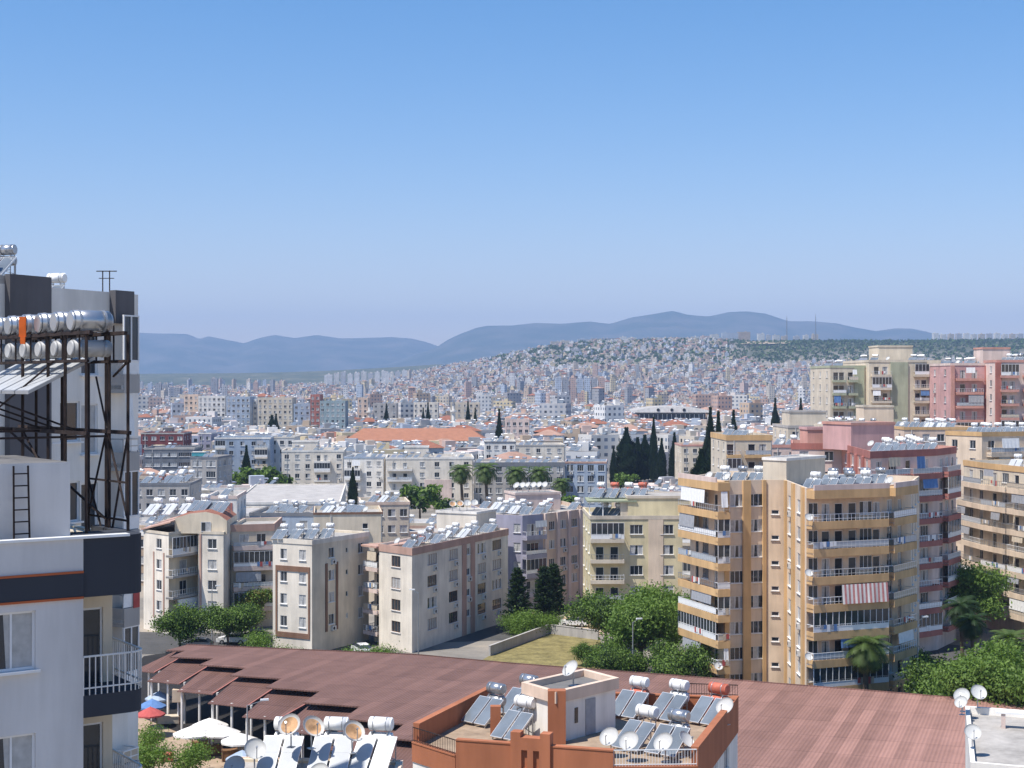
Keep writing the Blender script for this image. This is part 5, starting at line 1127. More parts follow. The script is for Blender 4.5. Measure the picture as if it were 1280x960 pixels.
b.f.append(tuple(range(n))[::-1]); b.m.append(0); b.f.append(tuple(range(n, 2 * n))); b.m.append(0)
o_ = b.build('gable', ['p_cream', 'tileroof'], gb); put('window', window_mesh(1.4, 1.4, 2, 'half'), gb, (-44.4 - rl[0], 222.75 - rl[1], 14.6), 0)
b = MB(); b.v = [(-54.6 - rl[0], 225.9 - rl[1], 14.7), (-49.2 - rl[0], 221.2 - rl[1], 16.2), (-47.5 - rl[0], 236 - rl[1], 16.6), (-53.5 - rl[0], 241 - rl[1], 15.0)]; b.v += [(x, y, z - 0.2) for x, y, z in b.v]
for q in ((0, 1, 2, 3), (7, 6, 5, 4), (0, 4, 5, 1), (1, 5, 6, 2), (2, 6, 7, 3), (3, 7, 4, 0)): b.f.append(q); b.m.append(0)
b.build('sloping_roof', 'p_pinkbrown', gb)
ROOFJOBS.append((230, 'the gabled block roof', [(-54 + 2.3 * k, 231 + 0.5 * k, 16.2, 'pale' if k < 3 else 'white') for k in range(4)] + [(-46.5, 229, 16.9, 'three'), (-43.6, 228, 16.8, 'three')], 1.25, 0.2)); keep(170, 285, 222, 800)
P = [(-41.4, 226.5), (-35.4, 228.5), (-36, 240), (-41.5, 238)]
gw = new_building('narrow brownish wing of dark balconies right of the gabled block', P, 0)
volume(gw, P, 0, 15.2, {0: dict(win=[(0.3, 1.4, 2.1, .02), (0.7, 1.4, 2.1, .02, 'glass')], bal=[(0.02, 0.98, 1.6, dict(bm='p_palepink', sm='p_beige', rh=1.1, band=(-0.15, 0.5), awn=0.2, wash=0.8))]), 1: dict(win=g_win(3), bal=[(0.0, 0.5, 1.2, dict(bm='p_palepink'))])}, 'p_beige', 'p_pinkbrown', par=0.5, trim_h=1.0); keep(281, 315, 226, 790)
# grey and cream blocks behind those
def qbox(px0, px1, pyt, D, ang, depth):
    x0 = wx(px0, D); t1 = (px1 - 640) / F; ca, sa = math.cos(ang), math.sin(ang)
    # right end: (x0 + ca*s)/(D + sa*s) = t1
    s = (t1 * D - x0) / (ca - t1 * sa); a = (x0, D); b = (x0 + ca * s, D + sa * s); nx, ny = -sa, ca
    return [a, b, (b[0] + nx * depth, b[1] + ny * depth), (a[0] + nx * depth, a[1] + ny * depth)], wz(pyt, D)
NAMED = []
def block(label, where, px0, px1, pyt, D, ang, depth, wall, trim=None, nwin=4, heat=0, dish=0, pyb=None, bal=None, balm='white', roof='concrete', tower=None, side=3, seed=0, base=0.0, fh=3.0, wall2=None, par=0.6, ac=0.1, extra=None, w=1.4, h=1.4, cat='apartment building', name='apartment_building', var=None, trim_h=0.5, nf=None, sc=1.0):
    P, z1 = qbox(px0, px1, pyt, D, R(ang), depth); rs = random.Random(int(px0 * 7 + D)); ro = new_building(label, P, base, cat, None, name)
    sp0 = dict(win=g_win(nwin, w, h) if nwin else [], ac=ac); 
    if var: sp0['var'] = var
    if bal:
        bo = dict(bm=balm, sm=balm, rh=1.05, band=(-0.25, 0.3), awn=0.2, glaze=0.2, wash=0.4)
        sp0['bal'] = [(c0, c1, 1.2, bo) for c0, c1 in bal]; 
        sp0['win'] = [q for q in sp0['win'] if not any(c0 - 0.02 < q[0] < c1 + 0.02 for c0, c1 in bal)] + [(lerp(c0, c1, f), 1.2, 2.05, 0.02) for c0, c1 in bal for f in (0.28, 0.72)]
    sp0['pil'] = [(0.985, 0.13, 0.13, 'metal'), (0.5 / max(nwin, 1), 0.11, 0.12, 'acbox')] if nwin else []
    sd = dict(win=g_win(side, w * 0.9, h) if side else [], ac=ac)
    e = {0: sp0}
    mid = (px0 + px1) / 2
    if mid > 640 or ang < -3: e[3] = sd
    if mid < 640 or ang > 3: e[1] = dict(sd)
    if extra: e[0].update(extra)
    volume(ro, P, base, z1, e, wall, trim, roof, par, None, fh, nf, rs, trim_h, wall2=wall2)
    av = []
    if tower:
        t, tw, th = tower; x, y = lerp(P[0][0], P[1][0], t) - math.sin(R(ang)) * depth * 0.5, lerp(P[0][1], P[1][1], t) + depth * 0.5 * math.cos(R(ang)); add_box(ro, x, y, tw, min(tw, depth * 0.6), z1 - par, z1 - par + th, wall, R(ang), trim=trim); av = [(x, y, tw * 0.75)]
    roofrow(where, P, z1 - par, heat, dish, rs, sc, av)
    keep(px0, px1, D, pyb or (pyt + 30)); return ro, P, z1
block('yellowish beige block with left balconies, between the tan pilasters and apricot block', 'the yellowish beige block roof', 738, 853, 645, 226, 1.5, 15, 'p_lemon', 'p_beige', 3, 4, 2, 790, [(0.0, 0.36)], 'p_beige', tower=(0.78, 9.5, 3.2), extra=dict(pil=[(0.71, 2.2, 0.08, 'p_yellow')]), w=1.9)
P, z1 = qbox(739, 798, 624, 230, 0, 9); gz = None
ro = yb2 = bpy.data.objects[[o.name for o in scene.objects if o.get('label', '').startswith('yellowish beige block')][0]]; rl = ro.location
b = MB(); b.box(11.2 - rl[0], 18.6 - rl[0], 229 - rl[1], 236 - rl[1], 18.35, 18.6, 0); b.build('green_canopy', 'p_olive', ro)
b = MB(); b.box(16.2 - rl[0], 18.4 - rl[0], 229.4 - rl[1], 235.5 - rl[1], 16, 18.34, 0); b.build('roof_room', 'p_beige', ro)
for x in (11.5, 13.5): b = MB(); b.box(x - rl[0], x + 0.14 - rl[0], 229.3 - rl[1], 229.44 - rl[1], 16, 18.34); b.build('canopy_post', 'white', ro)
ROOFJOBS.append((233, 'the green canopy of the beige block', [(13.0 + 2.15 * k, 233.5, 18.6, 'redtop' if k % 2 else 'red') for k in range(4)], 1.15, 0.15))
# lilac and tan block
P = [(-2.6, 244), (1.64, 242), (4.98, 245), (12.9, 256), (9, 272), (-7, 263)]
lt = new_building('lilac and tan block with tall tan pilasters beside the conifers', P, 0)
volume(lt, P, 0, 15.3, {0: dict(win=[(0.8, 1.2, 1.4, .85)], m=1), 1: dict(win=[(0.5, 2.6, 2.1, .02)], bal=[(0.0, 0.97, 1.0, dict(bm='p_lilac', sm='p_white', glaze=0.4, awn=0.5))], m=1), 2: dict(win=[(0.18, 1.6, 1.4, .85), (0.42, 1.6, 1.4, .85), (0.66, 1.9, 1.4, .85), (0.9, 1.6, 1.4, .85)], pil=[(0.03, 0.5, 0.3, 'p_palepink'), (0.3, 0.8, 0.3, 'p_palepink'), (0.54, 0.8, 0.3, 'p_palepink'), (0.79, 0.8, 0.3, 'p_palepink'), (0.985, 0.4, 0.3, 'p_palepink')], ac=0.2), 5: dict(m=1)}, 'p_tan', None, par=0.6, wall2='p_lilac')
add_box(lt, 3.5, 262, 8, 6, 14.6, 17.6, 'p_palepink', 0.3, trim='p_palepink'); roofrow('the lilac and tan block roof', P, 14.75, 13, 2, random.Random(15), 1.0, [(3.5, 262, 5.5)]); dishes('the pinkish stair tower', [(0.9 + 0.95 * k, 261 + 0.3 * k, 17.6, 'white', 1.2) for k in range(6)]); keep(615, 740, 242, 770)
block('grey and blue-white block with a heater row behind the brown framed block', 'the grey and blue-white roof', 312, 420, 641, 262, -3, 14, 'p_grey', 'p_slate', 4, 8, 0, 690, [(0.0, 0.28)], 'p_offwhite', wall2='p_blue', extra=dict(m=1))
block('tall cream block with brown eaves behind the pale corner block', 'the brown eaved cream roof', 392, 478, 641, 250, 7, 14, 'p_cream', 'p_brown', 2, 5, 2, 690, w=0.9, h=0.9, trim_h=0.3)
block('beige block with twin vertical strips behind the brown eaved roof', 'the twin stripped beige roof', 452, 512, 628, 285, 8, 12, 'p_beige', 'p_tan', 4, 5, 1, 668)
block('wide low white hall with a plain flat roof', 'the white hall roof', 292, 425, 628, 330, 5, 60, 'p_offwhite', 'p_white', 0, 0, 0, 660, roof='p_grey', par=0.25, cat='hall', name='hall_building', side=0)
block('low white hall extension with a dark slot, beside the red brick panel', 'the white hall annex', 290, 345, 642, 305, 2, 18, 'p_offwhite', 'p_white', 0, 0, 0, 680, roof='p_grey', par=0.3, cat='hall', name='hall_building', side=0, extra=dict(win=[(0.45, 9, 0.9, 1.6, 'open')]))
block('white block with a brick red wall panel and small red roof', 'the brick panel block', 258, 296, 620, 258, 3, 13, 'p_white', 'p_palepink', 0, 1, 0, 655, extra=dict(pil=[(0.6, 2.6, 0.08, 'p_red', 11, 16)]))
block('low block hidden under broad white solar collectors at the left', 'the broad collector roof at left', 165, 238, 604, 330, 3, 16, 'p_grey', 'p_slate', 5, 9, 0, 625, sc=1.3)
block('slate and grey modern house with long dark window bands', 'the slate modern roof', 180, 243, 560, 470, 4, 18, 'p_slate', 'p_grey', 3, 2, 0, 590, w=4.5, h=1.3, side=2)
block('charcoal block with a turquoise roof box', 'the turquoise box roof', 238, 272, 571, 425, -6, 14, 'p_grey', 'p_slate', 2, 2, 0, 608, w=2.6, h=1.7)
q = qbox(240, 256, 566, 426, 0, 4); ro = empty('roof_box', (q[0][0][0] + 1.2, 430, wz(571, 425)), 0, 'turquoise tank housing on the charcoal block roof', 'tank housing'); b = MB(); b.box(-1.8, 1.8, -1.5, 1.5, 0, 1.1); b.build('housing', plain('turquoise', (0.06, 0.30, 0.34), 0.5), ro); b = MB(); b.box(-1.9, 1.9, -1.6, 1.6, 1.1, 1.18); b.build('lid', 'p_white', ro)
block('long maroon house with flat roof at the left edge', 'the maroon house roof', 176, 230, 541, 560, 2, 16, 'p_maroon', 'p_grey', 5, 2, 1, 562, w=1.8, cat='house', name='house')
block('narrow pair of lavender towers behind the turquoise box', 'the lavender tower roof', 248, 264, 541, 570, 0, 12, 'p_lilac', 'p_white', 2, 2, 0, 572)
ro, P, z1 = block('broad blue-grey block with a lighter left bay and cypress before it', 'the broad blue-grey roof', 268, 338, 547, 500, 5, 18, 'p_blue', 'p_white', 5, 5, 1, 606, [(0.02, 0.2), (0.72, 0.95)], 'p_offwhite', wall2='p_blue')
block('white block with small square windows behind the blue-grey one', 'the square windowed white roof', 337, 368, 546, 520, 0, 14, 'p_white', 'p_offwhite', 3, 4, 1, 604)
block('white terraced block with glazed balconies and brown roof room', 'the glazed white terraces roof', 352, 430, 563, 480, 4, 20, 'p_offwhite', 'p_white', 6, 5, 3, 618, [(0.52, 0.78)], 'p_white', tower=(0.35, 8, 3.2))
block('white block with pale blue bays and a dark cypress at its front', 'the pale blue bay roof', 430, 480, 571, 452, -3, 18, 'p_white', 'p_blue', 4, 5, 1, 625, [(0.02, 0.42)], 'p_white')
ro, P, z1 = block('large white block with a lower pinkish panel, centre of the middle rows', 'the pinkish panel block roof', 482, 592, 572, 442, 3, 22, 'p_offwhite', 'p_white', 6, 8, 3, 638, [(0.02, 0.3)], 'p_white', tower=(0.35, 7, 3.4))
fr, L = edge_frame(ro.location, P[0], P[1], 0); b = MB(); b.box(0.44 * L, 0.75 * L, 0.003, 0.1, 0.2, 8.4, 0, fr); b.build('stone_panel', 'p_palepink', ro)
block('long grey block with rows of white shuttered windows', 'the long grey block roof', 592, 706, 578, 430, 1, 18, 'p_grey', 'p_slate', 9, 9, 3, 645, w=1.7, h=1.6, trim_h=1.0)
block('narrow blue and white block with arched windows beside the long grey one', 'the arched window roof', 706, 758, 577, 436, -4, 16, 'p_blue', 'p_tileroof' if False else 'p_pinkbrown', 4, 3, 0, 640, w=1.8, h=1.8)
block('white stepped block with dark roof terrace behind the long grey one', 'the stepped white roof', 606, 645, 552, 500, 2, 16, 'p_white', 'p_slate', 4, 3, 1, 578)
block('white block with a grey curved roof terrace', 'the curved grey roof', 640, 706, 556, 520, 2, 20, 'p_offwhite', 'p_grey', 5, 5, 1, 576)
block('cream house with pinkish tiled eaves right of the cypresses', 'the pinkish eaved roof', 852, 908, 556, 500, 1, 18, 'p_cream', 'p_salmon', 5, 4, 1, 600, roof='tileroof')
block('yellow banded block behind the apricot block penthouse', 'the yellow banded roof', 908, 965, 544, 262, 2, 16, 'p_beige', 'p_ochre', 3, 4, 4, 600, [(0.0, 0.3), (0.4, 0.95)], 'p_ochre', trim_h=0.9)
block('white walled block with pink roof terrace left of the brick red block', 'the pink terrace roof', 962, 1040, 556, 275, 2, 16, 'p_palepink', 'p_salmon', 4, 5, 3, 600)
block('grey olive block with rooftop rooms behind the brick red penthouse', 'the grey olive roof', 985, 1060, 532, 330, 2, 16, 'p_beige', 'p_grey', 4, 7, 3, 560, tower=(0.4, 8, 3.6))
block('ochre edged block crowded with heaters below the pink towers', 'the ochre edged roof', 1045, 1130, 533, 300, 2, 18, 'p_yellow', 'p_beige', 5, 10, 3, 560, tower=(0.75, 6, 4.5))
block('tan block with deep brown eaves below the pink towers', 'the tan brown eaved roof', 1130, 1222, 534, 290, 2, 18, 'p_tan', 'p_ochre', 5, 9, 2, 570)
# the tall trio
block('tall green tinted tower, leftmost of the tall trio on the right', 'the green tower roof', 1038, 1082, 457, 352, 2, 20, 'p_beige', 'p_green', 4, 4, 0, 530, [(0.05, 0.42), (0.5, 0.75)], 'p_green', extra=dict(pil=[(0.82, 2.2, 0.3, 'p_green')]))
block('tall beige tower with rooftop rooms in the middle of the trio', 'the tall beige tower roof', 1086, 1176, 450, 350, 3, 22, 'p_cream', 'p_beige', 7, 8, 2, 530, [(0.03, 0.3), (0.62, 0.82)], 'p_beige', tower=(0.5, 8, 4), extra=dict(pil=[(0.42, 4.0, 0.3, 'p_green'), (0.9, 3.0, 0.3, 'p_beige')]))
block('tall pink tower with crimson balconies', 'the crimson balcony tower roof', 1188, 1246, 454, 335, 2, 22, 'p_pink', 'p_palepink', 5, 6, 1, 540, [(0.1, 0.68)], 'p_salmon', extra=dict(pil=[(0.04, 0.8, 0.5, 'p_salmon'), (0.86, 2.5, 0.6, 'p_red')]))
block('tall salmon tower at the right edge with a domed roof room', 'the salmon tower roof', 1246, 1310, 450, 328, 2, 22, 'p_palepink', 'p_salmon', 5, 7, 2, 540, [(0.05, 0.4), (0.5, 0.95)], 'p_salmon', tower=(0.25, 6, 3.4), extra=dict(pil=[(0.02, 1.2, 0.6, 'p_red')]))
# far slabs and landmarks
for a in (('tan tower slab with white crown at far left of the slab row', 230, 248, 493, 900, 'p_tan', 3), ('white slab beside the tan tower in the far row', 248, 282, 495, 890, 'p_white', 6), ('pale blue slab in the far row', 283, 313, 496, 860, 'p_blue', 5), ('white panelled slab in the far row', 313, 321, 499, 870, 'p_white', 2), ('wide beige slab in the far row', 322, 366, 497, 850, 'p_beige', 7), ('blue-grey slab left of the narrow red one', 367, 388, 505, 840, 'p_blue', 3), ('narrow brick red slab in the far row', 388, 400, 493, 835, 'p_red', 2), ('teal grey slab right of the narrow red one', 400, 432, 501, 830, 'p_teal', 5),
          ('tan narrow slab above the orange roof', 447, 460, 497, 900, 'p_tan', 2), ('pale slab left of the dark trees in the far row', 466, 496, 504, 900, 'p_grey', 4), ('cool grey slab above the orange roof', 517, 548, 503, 900, 'p_offwhite', 5), ('grey slab with a cypress before it in the far row', 563, 600, 503, 930, 'p_beige', 5), ('pinkish block behind the lone tall cypress', 632, 662, 524, 640, 'p_palepink', 4)):
    block(a[0], 'the ' + ' '.join(a[0].split()[:3]) + ' roof', a[1], a[2], a[3], a[4], 1, 16, a[5], None, a[6], min(3, a[6] - 1), 0, a[3] + 26, side=0, ac=0)
# orange tiled long building
P, z1 = qbox(432, 606, 551, 610, R(1), 26); oo = new_building('long white school-like building with an orange tiled hip roof', P, 0, 'school', None, 'school_building')
volume(oo, P, 0, z1, {0: dict(win=g_win(16, 2.0, 1.6))}, 'p_white', None, par=0.05, zf=[z1 - 3.1, z1 - 6.2, z1 - 9.3]); rl = oo.location
E = offset_poly(P, 0.9); b = MB(); i0 = [(p[0] - rl[0], p[1] - rl[1], z1 + 0.03) for p in E]
mid = lambda p, q, t, z: (lerp(p[0], q[0], t), lerp(p[1], q[1], t), z)
m1 = mid(mid(i0[0], i0[3], 0.5, 0), mid(i0[1], i0[2], 0.5, 0), 0.12, z1 + 4.6); m2 = mid(mid(i0[0], i0[3], 0.5, 0), mid(i0[1], i0[2], 0.5, 0), 0.88, z1 + 4.6)
for f_ in ((i0[0], i0[1], m2, m1), (i0[1], i0[2], m2), (i0[2], i0[3], m1, m2), (i0[3], i0[0], m1), tuple(i0[::-1])): b.poly(f_)
b.build('tiled_roof', wallmat('orange_tiles', (0.36, 0.165, 0.10), 0.85, 0.2, 0.8), oo); keep(432, 606, 600, 560)
# sports hall
P, z1 = qbox(797, 882, 513, 1050, R(-2), 60); sh = new_building('large sports hall with a pale shallow vaulted roof and dark glass front', P, 0, 'sports hall', None, 'sports_hall'); rl = sh.location
b = MB(); b.prism([(p[0] - rl[0], p[1] - rl[1]) for p in P], 0, z1 - 1.5); b.build('wall', 'p_slate', sh)
b = MB(); E = offset_poly(P, 3); nseg = 12; i = 0
for s in range(nseg + 1):
    t = s / nseg; h = z1 + 2.6 * (1 - (2 * t - 1) ** 2)
    for w in (0, 1):
        p = (lerp(E[0][0], E[1][0], t), lerp(E[0][1], E[1][1], t)) if w == 0 else (lerp(E[3][0], E[2][0], t), lerp(E[3][1], E[2][1], t)); b.v += [(p[0] - rl[0], p[1] - rl[1], h), (p[0] - rl[0], p[1] - rl[1], z1 - 1.4)]
for s in range(nseg):
    a = s * 4; b.f += [(a, a + 2, a + 6, a + 4), (a + 1, a, a + 4, a + 5), (a + 3, a + 7, a + 6, a + 2), (a + 1, a + 5, a + 7, a + 3)]; b.m += [0, 1, 1, 1]
b.f += [(0, 1, 3, 2), (nseg * 4, nseg * 4 + 2, nseg * 4 + 3, nseg * 4 + 1)]; b.m += [1, 1]
b.build('vaulted_roof', ['p_grey', 'p_white'], sh); fr, L = edge_frame(rl, P[0], P[1], 0)
b = MB(); b.box(0.02 * L, 0.98 * L, 0.004, 0.3, z1 - 10, z1 - 2.5, 0, fr); gl = b.build('glass_front', 'glass', sh); b = MB()
for k in range(15): b.box((0.03 + 0.067 * k) * L - 0.2, (0.03 + 0.067 * k) * L + 0.2, 0.31, 0.6, z1 - 10, z1 - 2.5, 0, fr)
b.build('mullion', 'p_white', gl)
for t in (0.3, 0.5, 0.68): b = MB(); o, uu, nn = fr; c = Vector((o[0] + uu[0] * t * L + nn[0] * 3.05, o[1] + uu[1] * t * L + nn[1] * 3.05, z1 + 0.4)); nv = Vector((nn[0], nn[1], 0)); b.cyl(c, c + nv * 0.15, 1.1, seg=16); b.build('round_window', 'dark', sh)
keep(797, 882, 1040, 532)
# minarets
for px, pyt, pyb, D, l in ((567, 499, 535, 840, 'slender white minaret above the orange tiled roof'), (462, 502, 525, 900, 'slender white minaret left of the dark trees in the far row')):
    z1 = wz(pyt, D); mn = empty('minaret', (wx(px, D), D, 0), 0, l, 'minaret'); b = MB(); b.cyl((0, 0, 0), (0, 0, z1 * 0.72), 1.2, 1.0, 12); b.build('shaft', 'p_white', mn); b = MB(); b.cyl((0, 0, z1 * 0.72), (0, 0, z1 * 0.75), 1.0, 1.9, 12); b.cyl((0, 0, z1 * 0.75), (0, 0, z1 * 0.78), 1.9, 1.9, 12); b.build('gallery', 'p_white', mn)
    b = MB(); b.cyl((0, 0, z1 * 0.78), (0, 0, z1 * 0.88), 0.85, 0.85, 12); b.build('upper_shaft', 'p_white', mn); b = MB(); b.cyl((0, 0, z1 * 0.88), (0, 0, z1), 1.0, 0.03, 12); b.build('spire', 'p_slate', mn)
keep(750, 858, 600, 606); keep(880, 905, 395, 590); keep(613, 634, 600, 545)
# cypresses and other trees of the middle distance
CYP = [(767, 560, 545, 0, 'dark cypress, leftmost of the big cypress group'), (783, 536, 560, 1, 'tall broad cypress, second from left in the group'), (797, 548, 565, 1, 'bushy cypress in the middle of the group'), (806, 545, 570, 1, 'bushy cypress right of the middle of the group'), (817, 523, 560, 0, 'tallest slim cypress of the group'), (827, 549, 545, 0, 'dark cypress, second from right in the group'), (843, 542, 535, 0, 'wide dark cypress, rightmost of the group'),
       (624, 513, 620, 0, 'lone tall cypress right of the orange tiled roof'), (308, 558, 488, 0, 'slim cypress before the broad blue-grey block'), (441, 585, 430, 0, 'cypress before the pale blue bay block'), (585, 503, 800, 0, 'cypress before the far grey slab'), (594, 511, 790, 0, 'shorter cypress right of the far grey slab'), (535, 504, 860, 0, 'cypress before the far cool grey slab'), (529, 511, 850, 1, 'bushy cypress before the far cool grey slab'),
       (888, 512, 450, 1, 'tall conifer left of the yellow banded block'), (898, 517, 430, 0, 'slim cypress left of the yellow banded block'), (917, 515, 520, 1, 'dark conifer above the yellow banded block'), (877, 563, 400, 1, 'dark conifer before the pinkish eaved house'), (893, 560, 395, 1, 'dark conifer closest to the yellow banded block'), (969, 500, 700, 1, 'small dark conifer above the pink terrace roof'), (1001, 500, 720, 1, 'small dark conifer left of the green tower'), (345, 518, 800, 0, 'small cypress before the wide beige slab'), (340, 520, 790, 1, 'bushy cypress before the wide beige slab'), (483, 506, 850, 1, 'dark tree-like conifer in the far slab row'), (362, 594, 440, 0, 'thin dark cypress at the glazed terraces')]
for px, pyt, D, k, l in CYP:
    h = wz(pyt, D) - terrain(wx(px, D), D); hp = 13 if k == 0 else 11; w = 1.15 if k == 0 else 1.5
    dup(CY[k], (wx(px, D), D, terrain(wx(px, D), D)), rnd.random() * 6, l, 'dark cypresses and conifers', (h / hp * (w if h < 22 else 0.8 if k == 0 else 0.62),) * 2 + (h / hp,)); FOOT.append((wx(px, D), D, 3.0))
for px, D, s, pr, l in ((578, 425, 1.9, PA[0], 'fan palm before the pinkish panel block'), (609, 418, 2.0, PA[0], 'fan palm before the left end of the long grey block'), (647, 415, 1.9, PA[0], 'fan palm before the middle of the long grey block'), (676, 415, 1.9, PA[0], 'fan palm before the right half of the long grey block'), (703, 410, 1.5, PA[0], 'short palm at the arched window block')):
    dup(pr, (wx(px, D), D, 0), 1.0, l, 'palms before the long grey block', s)
for k, (px, D, s, pr, l) in enumerate([(722, 690, 1.9, TROL, 'olive coloured round tree above the middle roofs'), (325, 470, 1.4, TLOW[0], 'green tree left of the glazed white terraces'), (345, 470, 1.3, TLOW[1], 'green tree beside the white hall and terraces'), (300, 474, 1.3, TLOW[1], 'green tree before the broad blue-grey block'), (525, 400, 1.3, TLOW[0], 'green tree before the pinkish panel block'), (560, 395, 1.0, TLOW[1], 'small green tree before the palms'), (700, 380, 1.1, TLOW[0], 'green tree right of the palms'), (608, 640, 1.5, TLOW[0], 'green tree beside the lone tall cypress'), (640, 560, 1.4, TLOW[1], 'tree before the pinkish block near the lone cypress'), (782, 500, 0.9, TLOW[0], 'green bushy tree at the foot of the cypresses')]):
    dup(pr, (wx(px, D), D, 0), k, l, None, s)

# ------------------------------------------------------------------ generic city
CITYCOL = [('white', (0.66, 0.65, 0.63)), ('cream', (0.60, 0.53, 0.43)), ('pale grey', (0.46, 0.46, 0.47)), ('beige', (0.52, 0.45, 0.36)), ('pinkish', (0.58, 0.44, 0.38)), ('tan', (0.48, 0.37, 0.27)), ('pale blue', (0.44, 0.49, 0.56)), ('yellowish', (0.60, 0.50, 0.32)), ('grey', (0.33, 0.33, 0.34)), ('salmon', (0.50, 0.35, 0.28)), ('white', (0.70, 0.69, 0.67)), ('off-white', (0.62, 0.60, 0.56))]
FM = [facademat('city_facade_%d' % i, c[1], wu=0.40 + 0.03 * (i % 4), pu=2.7 + 0.25 * (i % 3)) for i, c in enumerate(CITYCOL)]
ROOFM = ['concrete', 'concrete_dark', 'tileroof', 'p_offwhite', 'concrete', 'p_grey', 'p_grey', 'p_pinkbrown', 'concrete', 'p_palepink']
M['citytile'] = wallmat('pale_clay_roof', (0.40, 0.25, 0.19), 0.9, 0.3, 0.3)
ROOFM = [M[k] for k in ROOFM] + [M['citytile']]
RWORD = ['screed', 'dark', 'red tiled', 'pale', 'screed', 'grey', 'grey', 'brown', 'screed', 'pinkish', 'tiled']
RIX = [0, 1, 3, 4, 5, 6, 7, 8, 9, 0, 1, 3, 6, 10, 2, 9, 9]
CMATS = FM + ROOFM
def citybox(mb, cx, cy, z0, w, d, h, rz, wi, ri, rs, clutter=2, small=True):
    c, s = math.cos(rz), math.sin(rz)
    def T(x, y, z): return (cx + c * x - s * y, cy + s * x + c * y, z)
    q = [(-w / 2, -d / 2), (w / 2, -d / 2), (w / 2, d / 2), (-w / 2, d / 2)]; off = rs.random() * 3
    for k in range(4):
        a, b = q[k], q[(k + 1) % 4]; L = math.hypot(b[0] - a[0], b[1] - a[1]); i = len(mb.v)
        mb.v += [T(*a, z0 - 3), T(*b, z0 - 3), T(*b, z0 + h), T(*a, z0 + h)]; mb.f.append((i, i + 1, i + 2, i + 3)); mb.m.append(wi); mb.uv += [(off, -3), (off + L, -3), (off + L, h), (off, h)]
    RI = len(FM) + ri
    if ri in (2, 10):   # hipped
        i = len(mb.v); hh = min(w, d) * 0.22; e = 0.5; Q = [(-w / 2 - e, -d / 2 - e), (w / 2 + e, -d / 2 - e), (w / 2 + e, d / 2 + e), (-w / 2 - e, d / 2 + e)]
        r = max(0, (w - d) / 2) if w > d else 0; r2 = max(0, (d - w) / 2) if d > w else 0
        mb.v += [T(*p, z0 + h) for p in Q] + [T(-r, -r2, z0 + h + hh), T(r, r2, z0 + h + hh)]; mb.uv += [(0, 0)] * 6
        for f in ((0, 1, 5, 4), (1, 2, 5), (2, 3, 4, 5), (3, 0, 4)): mb.f.append(tuple(i + k for k in f)); mb.m.append(RI)
    else:
        i = len(mb.v); mb.v += [T(*p, z0 + h) for p in q]; mb.uv += [(0, 0)] * 4; mb.f.append((i, i + 1, i + 2, i + 3)); mb.m.append(RI)
        for k in range(clutter):
            bw, bd, bh = (rs.uniform(2.5, 4.5), rs.uniform(2.5, 4), rs.uniform(1.8, 3.0)) if k == 0 else (rs.uniform(0.8, 2.4), rs.uniform(0.8, 1.6), rs.uniform(0.7, 1.7))
            x, y = rs.uniform(-w / 2 + 2, w / 2 - 2), rs.uniform(-d / 2 + 1.5, d / 2 - 1.5); mm = wi if k == 0 else len(FM) + rs.choice((9, 9, 3, 6, 1, 9))
            i = len(mb.v); mb.v += [T(x + a * bw / 2, y + b * bd / 2, z0 + h + zz) for zz in (0, bh) for a, b in ((-1, -1), (1, -1), (1, 1), (-1, 1))]; mb.uv += [(0.05, 0.05)] * 8
            for f in ((4, 5, 6, 7), (0, 1, 5, 4), (1, 2, 6, 5), (2, 3, 7, 6), (3, 0, 4, 7)): mb.f.append(tuple(i + e for e in f)); mb.m.append(mm)
rs = random.Random(21)
SHORT = {'the far slab row': 'the slabs', 'the maroon house': 'the maroon house', 'the narrow red slab': 'the red slab', 'the far left minaret': 'the left minaret', 'the orange tiled roof': 'the orange roof', 'the tall white minaret': 'the minaret', 'the lone tall cypress': 'the lone cypress', 'the curved grey roof': 'the curved roof', 'the olive coloured tree': 'the olive tree', 'the cypress group': 'the cypresses', 'the sports hall': 'the sports hall', 'the yellow banded block': 'the yellow block', 'the small dark conifers': 'the small conifers', 'the tall trio': 'the trio'}
def blocked(x, y, r, ztop):
    px = pxof(x, y); hw = r / y * F; py = pyof(y, ztop)
    for fx, fy, fr_ in FOOT:
        if (fx - x) ** 2 + (fy - y) ** 2 < (fr_ + r) ** 2 * 0.8: return True
    for a, b, D, pb in KEEP:
        if y < D and px + hw > a + 3 and px - hw < b - 3 and py < pb - 8: return True
    return False
GEN = []
LANDM = [(300, 'the far slab row'), (200, 'the maroon house'), (410, 'the narrow red slab'), (470, 'the far left minaret'), (520, 'the orange tiled roof'), (567, 'the tall white minaret'), (624, 'the lone tall cypress'), (680, 'the curved grey roof'), (722, 'the olive coloured tree'), (770, 'the cypress group'), (840, 'the sports hall'), (900, 'the yellow banded block'), (970, 'the small dark conifers'), (1060, 'the tall trio')]
y = 262.0
